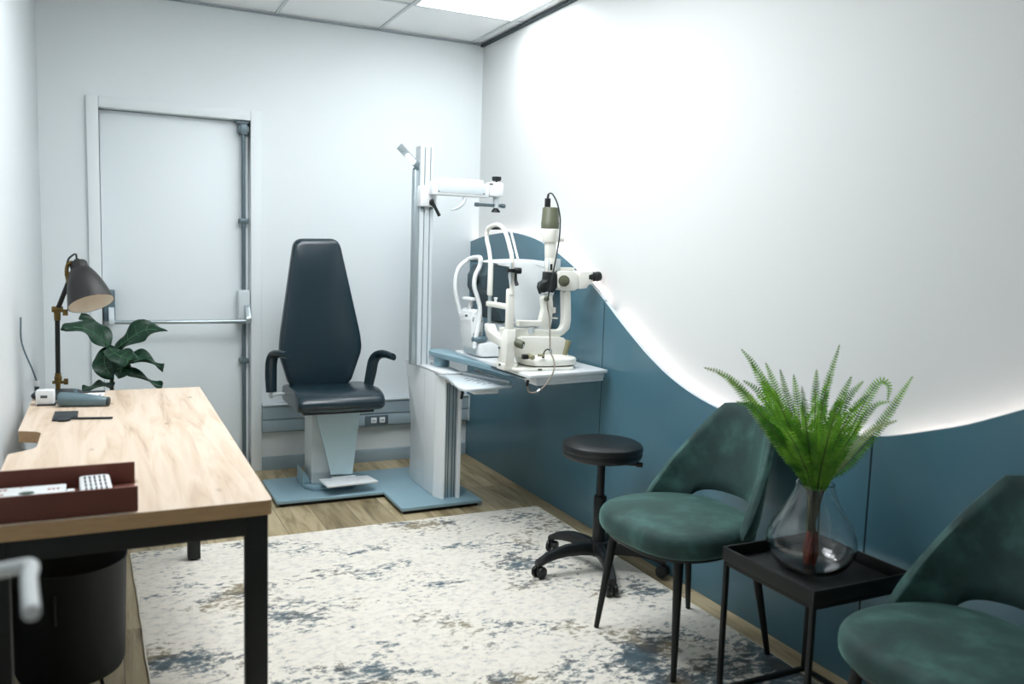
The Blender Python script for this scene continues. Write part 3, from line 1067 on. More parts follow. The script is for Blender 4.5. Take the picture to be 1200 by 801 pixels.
# control tray sweeping out towards the room
tp = [(-.638, -.99), (-.633, -1.09), (-.652, -1.2), (-.68, -1.33), (-.697, -1.42), (-.69, -1.475), (-.66, -1.49), (-.56, -1.468), (-.42, -1.435), (-.408, -1.42), (-.4, -1.2), (-.394, -.93), (-.51, -.93), (-.509, -1.035), (-.62, -1.0355)]
kt = obj('control_tray', MB().prism(tp, 'z', .688, .7, .002), M['light_grey'], SN)
mk = MB()
for (a_, b_) in ((-.56, -1.19), (-.545, -1.22), (-.575, -1.25), (-.55, -1.27), (-.53, -1.25), (-.555, -1.33), (-.525, -1.31), (-.54, -1.37)):
    mk.tube([(a_-.012, b_-.008, .7004), (a_, b_+.009, .7004), (a_+.011, b_-.003, .7004)], .0016, n=4, sub=3)
for (a_, b_) in ((-.53, -1.28), (-.505, -1.35)):
    mk.cyl((a_, b_, .7001), (a_, b_, .7008), .008, n=14)
obj('control_symbols', mk, M['ink'], kt, 'small dark control symbols')
obj('tray_guard', MB().prism([(-.53, -1.0), (-.41, -1.38), (-.4, -1.376), (-.4, -.95), (-.41, -.95), (-.412, -1.3), (-.52, -.99)], 'z', .7002, .713, .001), M['white'], kt)
obj('tray_drawer', MB().box(-.60, -.47, -1.39, -1.07, .655, .6875, .004), M['white'], SN)

# mast
my = -.7
mz0, mz1 = .7125, 1.885
mx0, mx1 = -.668, -.588
mx0b, mx1b = -.668, -.588
mp = [(-.664, -.735), (-.642, -.735), (-.642, -.728), (-.637, -.728), (-.637, -.735), (-.61, -.735), (-.61, -.728), (-.605, -.728), (-.605, -.735), (-.587, -.735), (-.587, -.655), (-.664, -.655)]
ms = obj('mast', MB().prism(mp, 'z', mz0, mz1, 0), M['light_grey'], SN)
obj('side_rail', MB().box(-.69, -.6645, -.72, -.675, mz0, 1.765, .003).box(-.6925, -.69, -.715, -.705, mz0, 1.76, .0).box(-.6925, -.69, -.69, -.68, mz0, 1.76, .0), M['alu'], ms)
mb = MB().box(-.6418, -.6372, -.7285, -.7281, mz0, 1.88, 0).box(-.6098, -.6052, -.7285, -.7281, mz0, 1.88, 0)
obj('mast_groove', mb, M['alu_dark'], ms)
obj('mast_cap', MB().box(-.665, -.586, -.736, -.654, mz1+.0005, mz1+.006, .002), M['white'], ms)
# reading light on top of the side rail
l0, l1 = at(491, 196, 'y', -.7), at(468, 171, 'y', -.78)
rl = obj('reading_light', MB().bar(l0, l1, .038, .012, up=(0, 1, .3), bev=.004), M['alu'], SN)
dd = (l1-l0)
nn = dd.cross(V((0, 1, .3))).normalized()
mid = l0+dd*.42
off = dd.cross(V((0, 1, 0))).normalized()
obj('light_face', MB().bar(mid-dd*.16+V((-.002, -.012, -.007)), mid+dd*.2+V((-.002, -.012, -.007)), .026, .006, up=(0, 1, .3), bev=.002), M['lampface'], rl)
obj('hinge', MB().cyl(V((-.678, -.72, 1.768)), V((-.678, -.675, 1.768)), .01, n=16), M['alu_dark'], rl)
# collar and phoropter arm
ay = -.77
cl = obj('arm_collar', MB().box(-.672, -.58, -.765, -.645, 1.57, 1.68, .006), M['white'], SN)
mb = MB()
for xx, zz_ in ((-.652, 1.56), (-.602, 1.56)):
    obj('collar_clamp', MB().box(xx-.008, xx+.008, -.752, -.737, zz_-.004, zz_+.0095, .002), M['alu_dark'], cl)
hv = obj('clamp_lever', MB().tube([at(506, 237, 'y', -.80), at(510, 243, 'y', -.805), at(515, 253, 'y', -.81)], [.012, .0085, .009], n=12), M['black'], cl)
obj('lever_hub', MB().cyl(at(506, 236, 'y', -.766), at(506, 238, 'y', -.81), .014, n=18, bev=.002), M['black'], hv)
arm = obj('phoropter_arm', MB().box(-.63, -.30, -.83, -.766, 1.632, 1.705, .008), M['white'], SN)
obj('arm_cover', MB().box(-.60, -.325, -.834, -.8305, 1.645, 1.69, .002), M['light_grey'], arm)
obj('arm_top', MB().box(-.575, -.33, -.82, -.775, 1.7055, 1.725, .006), M['white'], arm)
mb = MB()
for xx in (-.595, -.335):
    mb.cyl((xx, -.8365, 1.65), (xx, -.8335, 1.65), .004, n=12)
obj('cover_screw', mb, M['alu_dark'], arm)
hd_ = obj('arm_head', MB().box(-.2995, -.215, -.835, -.762, 1.64, 1.718, .012), M['white'], SN)
kx, ky = -.242, -.79
obj('clamp_knob', MB().cyl((kx, ky, 1.719), (kx, ky, 1.735), .006).lathe([(0, .012), (.02, .012), (.026, .02), (.026, .034), (.022, .036), (0, .036)], Matrix.Translation((kx, ky, 1.715)), 20), M['black'], hd_)
obj('label_bar', MB().box(-.305, -.283, -.838, -.8352, 1.702, 1.708, 0), M['black'], hd_)
po = obj('hanger_post', MB().cyl((kx, ky, 1.639), (kx, ky, 1.58), .017, n=20, bev=.002), M['light_grey'], hd_)
obj('cross_rod', MB().cyl((kx-.125, ky-.005, 1.594), (kx+.05, ky-.005, 1.594), .0085, n=14, bev=.001).cyl((kx-.127, ky-.005, 1.594), (kx-.105, ky-.005, 1.594), .011, n=14).cyl((kx+.03, ky-.005, 1.594), (kx+.052, ky-.005, 1.594), .012, n=14), M['alu_dark'], po)
obj('bottom_knob', MB().lathe([(0, 0), (.012, 0), (.024, -.014), (.025, -.022), (0, -.022)], Matrix.Translation((kx, ky, 1.579)), 20), M['black'], po)
g0 = [at(545, 232, 'y', -.81), at(543, 237, 'y', -.815), at(537, 243, 'y', -.82), at(529, 246, 'y', -.825)]
obj('arm_handle', MB().tube(g0, [.013, .011, .009, .005], n=12, sub=5), M['light_grey'], arm)

# swing arm and instrument table
pv = V((-.545, -.80, 0))
obj('pivot', MB().cyl((pv.x, pv.y, .7125), (pv.x, pv.y, .7665), .043, n=36, bev=.003), M['plate'], SN)
sw = rpoly([(-.585, -.66), (-.605, -.80), (-.525, -1.30), (-.505, -1.565), (-.30, -1.565), (-.30, -1.2), (-.46, -.86), (-.48, -.70)], [.03, .03, .06, .04, .04, .06, .06, .03])
obj('swing_arm', MB().prism(sw, 'z', .767, .7935, .004), M['plate'], SN)
TZ2 = .81
tbx0, tbx1, tby0, tby1 = -.527, -.079, -1.80, -.90
tb_ = obj('table_top', MB().prism(rpoly([(tbx0, tby0-.025), (tbx1, tby0+.05), (tbx1, tby1), (tbx0+.02, tby1)], .006), 'z', .794, TZ2, .003), M['white'], SN)
obj('apron', MB().prism(rpoly([(tbx0+.03, tby0-.008), (tbx1-.012, tby0+.06), (tbx1-.012, -1.57), (tbx0+.034, -1.57)], [.03, .005, .005, .005]), 'z', .7725, .7935, .003), M['white'], tb_)
ap2 = MB().prism(rpoly([(tbx0+.05, tby0+.004), (tbx1-.014, tby0+.062), (tbx1-.014, tby0+.16), (tbx0+.05, tby0+.12)], .006), 'z', .757, .7724, .003)
obj('front_apron', ap2, M['white'], tb_)
obj('slide_rail', MB().box(tbx0+.006, tbx0+.028, -1.74, -1.4, .783, .7932, .002), M['slate'], tb_)

# ------------------------------------------------------------ exam chair
EC = thing('examination_chair', 'black leather examination chair with tapered high back and blue-grey pedestal', 'examination chair', (-1.13, -.55, .0365))
ez = .0372
obj('pedestal', MB().prism([(-1.205, -.42), (-1.205, -.60), (-1.0, -.60), (-1.0, -.42)], 'z', .06, .50, .006), M['light_grey'], EC)
obj('pedestal_foot', MB().prism([(-1.245, -.40), (-1.245, -.60), (-1.205, -.66), (-.98, -.66), (-.95, -.60), (-.95, -.40)], 'z', ez, .0595, .003).prism([(-1.245, ez+.02), (-1.245, .13), (-1.22, .10), (-1.206, .0602)], 'y', -.58, -.42), M['plate'], EC)
# sloping front cover, wide at the top
f0 = [at(369.5, 482, 'y', -.70), at(422, 482, 'y', -.72), at(413, 555, 'y', -.672), at(388, 556, 'y', -.672)]
fr_ = [[V(p) for p in f0], [V((p.x+(.01 if i in (0, 3) else -.01), -.61, p.z)) for i, p in enumerate(f0)]]
obj('front_cover', MB().loft(fr_), M['cover'], EC)
obj('side_cover', MB().prism([(-.62, .48), (-.605, .12), (-.602, .12), (-.602, .48)], 'x', -1.207, -1.0), M['light_grey'], EC)
fp = [at(373.5, 561, 'z', .095), at(384, 569.5, 'z', .095), at(443, 563, 'z', .095), at(431, 556.5, 'z', .095)]
fr2 = obj('footrest', MB().prism([(p.x, p.y) for p in fp], 'z', .084, .096, .003), M['white'], EC)
obj('footrest_hinge', MB().cyl((-1.11, -.662, .0985), (-.98, -.662, .0985), .009, n=14).box(-1.09, -1.0, -.668, -.6, .065, .0835, .002), M['light_grey'], fr2)
# seat: rolled front edge
prof = [(-.40, .50), (-.40, .565), (-.43, .585), (-.58, .594), (-.70, .60), (-.77, .597), (-.83, .58), (-.868, .55), (-.866, .518), (-.835, .497), (-.78, .492), (-.5, .492)]
prof = [(p.x, p.y) for p in cr([V((a, b, 0)) for a, b in prof], 3, closed=True)]
pcx = sum(p[0] for p in prof)/len(prof)
pcz = sum(p[1] for p in prof)/len(prof)
rings = []
sx0, sx1 = -1.328, -.872
for x, k in ((sx0+.0, .80), (sx0+.004, .88), (sx0+.012, .95), (sx0+.026, .99), (sx0+.05, 1.), (sx0+.15, 1.), (-1.1, 1.012), (sx1-.15, 1.), (sx1-.05, 1.), (sx1-.026, .99), (sx1-.012, .95), (sx1-.004, .88), (sx1, .80)):
    kk = .5+.5*k
    edge = min(1., max(0., (x-sx0)/.15), max(0., (sx1-x)/.15))
    rings.append([V((x, pcx+(a-pcx)*kk+(0.012 if a < -.7 else 0)*(1-edge), pcz+(b_-pcz)*k)) for a, b_ in prof])
obj('seat', MB().loft(rings), M['leather'], EC)
obj('seat_frame', MB().box(-1.29, -.92, -.80, -.40, .478, .4915, .003), M['black'], EC)
# tapered backrest
bo = [(-1.268, 1.378), (-1.022, 1.386), (-.908, .86), (-.899, .775), (-.965, .60), (-1.0, .575), (-1.28, .575), (-1.31, .60), (-1.358, .76), (-1.348, .86)]
bo = rpoly(bo, [.05, .05, .2, .2, .05, .05, .05, .05, .2, .2], 5)
bcx, bcz = -1.13, .93
th = .062


def yb(z):
    return -.455+(z-.575)*.095


rings = []
for k, dy in ((.90, 0), (.955, .001), (.985, .008), (1., .02), (1., th-.026), (.986, th-.01), (.96, th-.002), (.9, th+.003), (.6, th+.010), (.25, th+.013)):
    rr = []
    for a, b_ in bo:
        L = math.hypot(a-bcx, b_-bcz)
        kk = 1-(1-k)*min(1., .32/L) if k > .85 else k
        x, z = bcx+(a-bcx)*kk, bcz+(b_-bcz)*kk
        rr.append(V((x, yb(z)-dy, z)))
    rings.append(rr)
obj('backrest', MB().loft(rings), M['leather'], EC)
obj('back_support', MB().prism([(yb(.55)+.004, .48), (yb(.9)+.004, .9), (yb(.9)+.03, .9), (yb(.55)+.04, .48)], 'x', -1.19, -1.07, .003), M['black'], EC)
# armrests
for nm, pts in (('l', [at(318, 459, 'y', -.55), at(317.5, 440, 'y', -.55), at(318, 424, 'y', -.56), at(321, 416, 'y', -.58), at(328, 414.5, 'y', -.63), at(337, 416, 'y', -.69)]),
                ('r', [at(432, 450, 'y', -.53), at(435, 435, 'y', -.535), at(437.5, 423, 'y', -.54), at(442, 416.5, 'y', -.56), at(450, 414.5, 'y', -.61), at(461, 418, 'y', -.67)])):
    ar = obj('armrest', MB().tube(pts, [.028, .031, .031, .03, .03, .027], n=16, sub=6, ry=.02, up=(0, -1, .2)), M['leather'], EC)
    p0 = pts[0]
    xs = -1.3 if nm == 'l' else -.92
    obj('arm_bracket', MB().tube([p0+V((0, .012, .005)), p0+V((0, .02, -.03)), V((p0.x*.6+xs*.4, -.5, .545)), V((xs, -.48, .535))], .008, n=10), M['light_grey'], ar)

# -------------------------------------------------------------- slit lamp
SY = -1.58
tz2 = TZ2+.0008
SL = thing('slit_lamp', 'cream slit lamp microscope with tall olive-topped lamp tower at the table\'s near end', 'slit lamp', (-.32, SY, tz2))


def a(px, py, dy=0.):
    return at(px, py, 'y', SY+dy)


def side(pts, y0, y1, bev=.002, r=None, mb=None):
    """Prism whose side view (pixel outline taken on the instrument's middle plane) runs from y0 to y1."""
    q = [(p.x, p.z) for p in (a(*t) for t in pts)]
    if r:
        q = rpoly(q, r)
    return (mb or MB()).prism(q, 'y', SY+y0, SY+y1, bev)


bx_ = a(636, 425).x-.02
pl_ = obj('rail_plate', MB().prism(rrect(bx_-.185, bx_+.12, SY-.135, SY+.12, .02), 'z', tz2, tz2+.012, .003), M['offwhite'], SL)
base_o = superell(bx_+.03, SY-.01, .135, .115, 3.2, 40)
obj('moving_base', MB().cushion(base_o, tz2+.0165, tz2+.052, .012, dome=.012), M['offwhite'], SL)
obj('base_gap', MB().prism(superell(bx_+.03, SY-.01, .125, .105, 3.2, 40), 'z', tz2+.0122, tz2+.0164), M['black'], SL)
obj('column_block', side([(597, 417), (598, 399), (606, 393), (655, 394), (660, 400), (660, 418)], -.05, .05, .006), M['offwhite'], SL)
obj('turntable', MB().cyl((a(648, 404).x, SY, tz2+.05), (a(648, 404).x, SY, tz2+.098), .05, .046, n=32, bev=.004), M['white'], SL)
# joystick
j0, j1 = a(660, 419, -.045), a(667, 397, -.05)
js = obj('joystick', MB().lathe([(0, 0), (.012, .0), (.013, .02), (.014, .05), (.016, .078), (.015, .086), (0, .087)], Matrix.Translation(j0) @ V((0, 0, 1)).rotation_difference((j1-j0).normalized()).to_matrix().to_4x4(), 20), M['olive2'], SL)
obj('joystick_boot', MB().cyl(j0+V((0, 0, -.022)), j0+V((0, 0, .004)), .016, .013), M['offwhite'], js)
# side knob with drum
k0, k1 = a(603, 400.5, -.085), a(613, 404.5, -.12)
kn = obj('height_knob', MB().cyl(k0, k1, .0195, .0185, n=28, bev=.003), M['olive'], SL)
ax_ = (k1-k0).normalized()
obj('knob_axle', MB().cyl(k0-ax_*.05, k0-ax_*.0005, .008).cyl(k1+ax_*.0002, k1+ax_*.002, .007), M['light_grey'], kn)
# base side hardware
mb = MB().box(a(597, 0).x-.0, a(600, 412).x+.012, SY-.14, SY-.126, a(0, 419).z, a(0, 411).z, .002)
hw = obj('base_lock', MB().box(bx_-.145, bx_-.12, SY-.128, SY-.1, tz2+.054, tz2+.075, .003).box(bx_-.119, bx_-.1, SY-.13, SY-.105, tz2+.055, tz2+.066, .003), M['black'], SL)
obj('lock_screw', MB().cyl((bx_-.11, SY-.10, tz2+.068), (bx_-.11, SY-.15, tz2+.064), .011, n=18, bev=.002).cyl((bx_-.07, SY-.12, tz2+.07), (bx_-.04, SY-.125, tz2+.07), .006), M['olive2'], hw)
obj('fuse_plate', MB().box(bx_-.075, bx_-.055, SY-.137, SY-.1352, tz2+.001, tz2+.011, .001), M['olive'], hw)
# microscope arm: sweeps under the pillar and up to the binocular head
arm_ = [(586, 383), (655, 386), (658, 381), (659, 372), (658.5, 340), (666.5, 340), (667, 375), (665, 385), (658, 392), (648, 396), (588, 396)]
obj('microscope_arm', side(arm_, -.022, .022, .005, r=.012), M['offwhite'], SL)
hd2 = obj('microscope_head', side([(650, 319), (652, 317), (668, 317), (673, 322), (673, 337), (668, 340), (656, 340), (650, 337)], -.045, .045, .006), M['offwhite'], SL)
obj('magnification_dial', MB().cyl(a(661, 329, -.0455), a(661, 329, -.062), .0265, n=32, bev=.003).cyl(a(661, 329, -.0622), a(661, 329, -.070), .015, n=24, bev=.002), M['olive'], hd2)
obj('head_cap', MB().box(a(664, 0).x, a(671, 317).x, SY-.02, SY+.02, a(660, 316.6).z, a(660, 313).z, .002), M['offwhite'], hd2)
obj('binocular_body', side([(673.3, 319), (677, 317), (689, 317.5), (689, 331), (684, 333), (682, 337), (673.3, 338)], -.05, .05, .006), M['offwhite'], SL)
for s in (-.034, .034):
    e = obj('eyepiece', MB().cyl(a(688, 324.5, s), a(703, 323.5, s), .0195, .0225, n=28, bev=.003), M['black'], SL)
    mb = MB()
    for k in range(3):
        p = a(691+k*4, 324.3-k*.25, s)
        mb.cyl(p, p+V((.006, 0, 0)), .0225+k*.0007, n=28, bev=.001)
    obj('eyecup_ring', mb, M['black'], e)
# objective and slit mechanism
ob = obj('objective', side([(639, 318), (649.6, 320), (649.6, 336), (645, 343), (640, 340), (634, 343), (632, 337), (633, 331), (638, 328)], -.03, .03, .004), M['black'], SL)
obj('filter_lever', MB().tube([a(633, 333, -.035), a(632, 338, -.04), (a(633, 344, -.042))], .0065, n=10), M['black'], ob)
obj('slit_tube', MB().cyl(a(643, 340, -.0), a(643, 318, 0), .014), M['black'], ob)
# illumination arm and bracket
il = obj('illumination_arm', side([(606, 375), (632, 375.5), (635, 362), (634, 350), (637, 344), (645, 344), (646, 357), (645, 374), (643, 385), (639, 388), (634, 386), (631, 382), (606, 382)], -.02, .02, .004, r=.006), M['offwhite'], SL)
obj('pivot_knob', MB().cyl(a(640.5, 350, -.0205), a(640.5, 350, -.04), .0125, n=24, bev=.002), M['olive'], il)
obj('tilt_tab', side([(646.3, 360), (650, 360), (650, 366), (646.3, 367)], -.012, .012, .001).box(a(645, 0).x, a(652, 372).x, SY-.015, SY+.015, a(645, 373).z, a(645, 372).z, .0), M['offwhite'], il)
obj('scale_drum', MB().cyl(a(630, 376, 0), a(630, 386, 0), .02, n=24).cyl(a(620, 383, 0), a(620, 390, 0), .028, n=24), M['light_grey'], il)
# lamp tower
tw = obj('lamp_tower', MB().cyl(a(645, 318.5), a(645, 302), .026, n=28, bev=.002).cyl(a(645, 302), a(645, 283), .0265, .028, n=32, bev=.001).cyl(a(644.5, 283.5), a(644.5, 268), .036, .043, n=36, bev=.002), M['offwhite'], SL)
obj('lamp_cap', MB().lathe([(0, 0), (.042, 0), (.0425, .028), (.041, .03), (.038, .092), (.034, .097), (0, .098)], Matrix.Translation(a(644.5, 267.6)), 36), M['olive'], tw)
obj('tower_slot', side([(641.5, 309), (644, 309), (644, 316), (641.5, 316)], -.0285, -.0265, 0), M['black'], tw)
obj('tower_rail', MB().box(a(652, 0).x-.003, a(654, 310).x+.003, SY-.02, SY+.02, a(653, 317).z, a(653, 303).z, .002), M['light_grey'], tw)
obj('side_peg', MB().cyl(a(654, 281), a(660, 281), .0095, n=16, bev=.002), M['offwhite'], tw)
pg = a(641.5, 244)
plug = obj('power_plug', MB().box(pg.x-.011, pg.x+.011, SY-.011, SY+.011, pg.z, pg.z+.046, .003).cyl((pg.x, SY, pg.z+.0465), (pg.x+.003, SY, pg.z+.066), .006, .0045), M['black'], tw)
obj('power_cable', MB().tube([a(642, 230), a(644, 226.5), a(648, 228, -.02), a(653, 238, -.04), a(656, 252, -.05), a(656.5, 264, -.055), a(655, 282, -.06), a(651, 305, -.06), a(647, 325, -.062), a(643, 345, -.055), a(641.5, 352, -.05)], .0035, n=8, sub=6), M['charcoal'], plug)
cbl = obj('signal_cable', MB().tube([a(641, 352, -.05), a(642, 362, -.05), a(644, 373, -.06), a(644.5, 395, -.08), a(645, 412, -.10), a(648.5, 420, -.17), a(649.5, 432, -.262), a(643, 446, -.285), a(634, 456, -.285), a(627, 459.5, -.28), a(620, 459, -.27), a(618, 452, -.27)], .0035, n=8, sub=6), M['greycable'], SL, 'grey-brown signal cable looping over the table edge')
obj('cable_collar', MB().cyl(a(644.6, 409, -.098), a(645.3, 414, -.103), .0075, n=14).cyl(a(633, 456.5, -.285), a(630, 459, -.283), .008, n=14), M['chrome'], cbl)
obj('cable_plug', MB().tube([a(617.5, 452, -.27), a(618, 448, -.27), a(618.5, 445, -.27)], .007, n=10), M['black'], cbl)
obj('branch_cable', MB().tube([a(645, 411, -.10), a(642, 409, -.105), a(638.5, 411, -.11), a(637, 415, -.115)], .003, n=8).cyl(a(637, 414, -.115), a(636.3, 419.5, -.117), .006), M['black'], cbl)

# head rest frame: stands across the table's patient side
FX = -.553
f_ = lambda px, py: at(px, py, 'x', FX)
yf, yn = f_(574, 350).y, f_(598, 350).y
hr = obj('headrest_frame', MB().tube([f_(573, 345), f_(574, 320), f_(574.5, 305), f_(573, 292), f_(570.5, 280), f_(571.5, 269), f_(577, 264.5), f_(584, 263.5), f_(590, 268), f_(594, 277), f_(597.5, 290), f_(600, 302), f_(600, 320), f_(599.5, 345)], .0098, n=14, sub=6), M['offwhite'], SL)
z0 = tz2+.001
obj('post', MB().cyl((FX, yf, f_(574, 390).z), (FX, yf, f_(574, 345).z), .009, n=16), M['alu'], hr)
obj('post_sleeve', MB().cyl((FX, yf, f_(574, 346).z), (FX, yf, f_(574, 306).z), .0125, n=18, bev=.002), M['offwhite'], hr)
obj('post', MB().box(FX-.018, FX+.018, yn-.016, yn+.016, f_(598, 400).z, f_(598, 338).z, .008), M['offwhite'], hr)
obj('post_scale', MB().cyl((FX-.012, yn-.02, f_(598, 332).z), (FX-.012, yn-.02, f_(598, 307).z), .006, n=12), M['light_grey'], hr)
p_ = f_(580, 267.3)
obj('forehead_band', MB().tube([f_(574.5, 267.3)+V((.008, 0, 0)), p_+V((.016, 0, 0)), f_(586, 267.3)+V((.008, 0, 0))], .006, n=8), M['black'], hr)
q0 = f_(603, 317)
obj('height_knob', MB().cyl(q0, q0+V((.03, -.004, 0)), .014, n=20, bev=.002).box(q0.x-.03, q0.x, q0.y+.0, q0.y+.02, q0.z-.008, q0.z+.008, .002), M['black'], hr)
obj('eye_level_lever', MB().tube([f_(602, 320)+V((.01, 0, 0)), f_(602, 328)+V((.01, 0, 0)), f_(603, 334)+V((.012, 0, 0))], [.006, .007, .009], n=10), M['black'], hr)
rd = at(599, 275, 'x', FX+.02)
obj('fixation_rod', MB().tube([f_(592, 270), at(598, 271, 'x', FX+.02), at(601, 280, 'x', FX+.03), at(607, 304, 'x', FX+.04)], .006, n=10), M['white'], hr)
# chin rest bar and cup
c0_, c1_ = V((FX, yf, f_(574, 356).z)), V((FX, yn, f_(598, 359).z))
zc = .5*(c0_.z+c1_.z)
crb = obj('chin_rest', MB().box(FX-.016, FX+.016, yn+.0165, yf+.012, zc-.013, zc+.011, .005), M['offwhite'], hr)
obj('chin_pin', MB().cyl((FX, -1.5, zc+.0115), (FX, -1.5, zc+.03), .006, n=12, bev=.001).cyl((FX, -1.5, zc+.026), (FX, -1.5, zc+.033), .009, n=12), M['white'], crb)
# cradle that carries the frame down to the table edge
cradle = [(yf+.015, zc-.095), (yf-.02, zc-.095), (yf-.05, zc-.125), (yn+.05, zc-.15), (yn+.02, zc-.10), (yn-.02, zc-.10), (yn-.025, zc-.16), (yn-.01, tz2+.0), (yn+.07, tz2), (yn+.07, zc-.185), (yf-.04, zc-.17), (yf+.012, zc-.125)]
obj('frame_cradle', MB().prism(cradle, 'x', FX-.02, FX+.024, .005), M['offwhite'], hr)
obj('table_clamp', MB().box(FX-.026, FX+.04, yn-.012, yn+.072, tz2-.0-.0005, tz2+.03, .004), M['offwhite'], hr)
obj('clamp_screw', MB().cyl((FX-.0265, yn+.03, tz2+.022), (FX-.032, yn+.03, tz2+.022), .006, n=14).cyl((FX-.0205, yn+.055, zc-.19), (FX-.026, yn+.055, zc-.19), .005, n=14), M['alu_dark'], hr)

# ----------------------------------------------------------- autorefractor
AY = -1.14
AR = thing('autorefractor', 'white autorefractor with dark curved front and chin rest behind the slit lamp', 'autorefractor', (-.32, AY, tz2))


def aside(pts, y0, y1, r=None, bev=.004, mb=None):
    q = [(p.x, p.z) for p in (at(t[0], t[1], 'y', AY) for t in pts)]
    if r:
        q = rpoly(q, r)
    return (mb or MB()).prism(q, 'y', AY+y0, AY+y1, bev)


obj('base', MB().prism(rpoly([(-.515, AY-.105), (-.14, AY-.105), (-.14, AY+.13), (-.515, AY+.13)], .03), 'z', tz2+.004, tz2+.075, .012), M['white'], AR)
obj('base_feet', MB().prism(rrect(-.49, -.16, AY-.095, AY+.12, .02), 'z', tz2, tz2+.0038), M['black'], AR)
obj('stage', aside([(578, 397), (577, 384), (581, 376), (626, 377), (634, 380), (642, 392), (642, 400), (578, 402)], -.085, .1, .02), M['light_grey'], AR)
obj('joystick', MB().cushion(superell(-.50, AY-.06, .04, .035, 2, 24), tz2+.0755, tz2+.105, .012, dome=.006), M['steelblue'], AR)
head = [(570, 307), (585, 304.5), (612, 303.5), (637, 306.5), (641, 311), (640, 330), (634, 350), (622, 368), (612, 376.5), (592, 376.5), (591, 360), (589.5, 345), (586, 333), (584.5, 322), (586, 312), (573, 310)]
obj('head', aside(head, -.12, .12, None, .0025), M['white'], AR)
front = [(566, 309.5), (585.3, 312.8), (584, 322), (585.5, 333), (589, 345), (590.5, 360), (591.3, 374), (577, 374), (572, 362), (563, 347), (558, 336), (558.5, 322)]
obj('front_panel', aside(front, -.117, .117, .004, 0), M['slate'], AR)
obj('measuring_window', MB().cyl((at(558, 330, 'y', AY).x+.012, AY, at(575, 328, 'y', AY).z), (at(556, 330, 'y', AY).x, AY, at(575, 328, 'y', AY).z), .03, n=28, bev=.002), M['black'], AR)
obj('status_line', MB().tube([at(628, 352-42, 'y', AY-.1215), at(633, 311.5, 'y', AY-.1215), at(640, 314, 'y', AY-.1215)], .0015, n=6), M['light_grey'], AR)
# forehead and chin support
yo, yi = AY+.11, AY-.07
b_ = lambda px, py, yy: at(px, py, 'y', yy)
hs = obj('headrest', MB().tube([b_(549, 408, yo-.05), b_(545, 395, yo), b_(541, 372, yo), b_(535.5, 350, yo), b_(533.5, 333, yo), b_(536, 318, yo), b_(541, 310, yo), b_(550, 303.5, yo), b_(557, 301.5, .5*(yo+yi)), b_(563, 302.5, yi), b_(562, 312, yi), b_(557, 323, yi), b_(556, 336, yi), b_(560, 350, yi), b_(562.5, 362, yi), b_(561, 380, yi), b_(558, 394, yi), b_(556, 408, yi)], .0115, n=14, sub=6), M['white'], AR)
obj('forehead_pad', MB().tube([b_(551, 304.5, yo-.03)+V((.01, 0, -.004)), b_(557, 303.5, AY+.02)+V((.022, 0, -.004)), b_(562, 304, yi)+V((.006, 0, -.004))], .012, n=10, ry=.007), M['steelblue'], hs)
q_ = [b_(544.5, 372, AY+.02), b_(548, 362, AY+.02), b_(556, 361, AY+.02), b_(560.5, 372, AY+.02), b_(559, 390, AY+.02), b_(557, 409, AY+.02), b_(548, 409, AY+.02), b_(545.5, 392, AY+.02)]
obj('chin_column', MB().prism(rpoly([(p.x, p.z) for p in q_], .015), 'y', AY-.06, AY+.10, .015), M['white'], hs)
cc = b_(551, 350, AY+.02)
obj('chin_cup', MB().box(cc.x-.024, cc.x+.024, AY-.035, AY+.075, cc.z-.008, cc.z+.008, .006).cyl(cc+V((.004, 0, -.055)), cc+V((.004, 0, -.008)), .014), M['white'], hs)
obj('chin_button', MB().cyl(b_(546.5, 369.5, AY-.061), b_(546.5, 369.5, AY-.066), .007, n=14).cyl(b_(553, 361, AY-.061), b_(553, 361, AY-.066), .004, n=10), M['alu_dark'], hs)

# ----------------------------------------------------------- rolling stool
ST = thing('rolling_stool', 'round black padded stool on five casters beside the blue wall', 'stool', (-.34, -2.12, RZ))
sx, sy = -.324, -2.12
sz = RZ+.0008
T = Matrix.Translation((sx, sy, 0))
obj('seat', MB().lathe([(0, .498), (.12, .498), (.15, .5), (.163, .507), (.168, .518), (.168, .524), (.1655, .528), (.1655, .532), (.169, .537), (.170, .546), (.165, .558), (.15, .566), (.11, .571), (0, .573)], T, 56), M['vinyl'], ST)
obj('seat_plate', MB().box(sx-.08, sx+.08, sy-.06, sy+.06, .489, .4975, .003), M['black'], ST)
obj('height_lever', MB().tube([(sx+.02, sy-.03, .483), (sx+.08, sy-.085, .483), (sx+.11, sy-.115, .488)], .006, n=10).tube([(sx+.10, sy-.108, .487), (sx+.12, sy-.125, .486)], [.012, .01], n=12, sub=1), M['black'], ST)
obj('gas_lift', MB().cyl((sx, sy, .33), (sx, sy, .4885), .0155), M['blackmetal'], ST)
obj('column_sleeve', MB().lathe([(0, .13), (.027, .13), (.027, .328), (.024, .334), (.0, .334)], T, 28), M['black'], ST)
obj('hub', MB().lathe([(0, .075), (.03, .075), (.042, .085), (.045, .115), (.042, .135), (.03, .14), (0, .14)], T, 32), M['black'], ST)
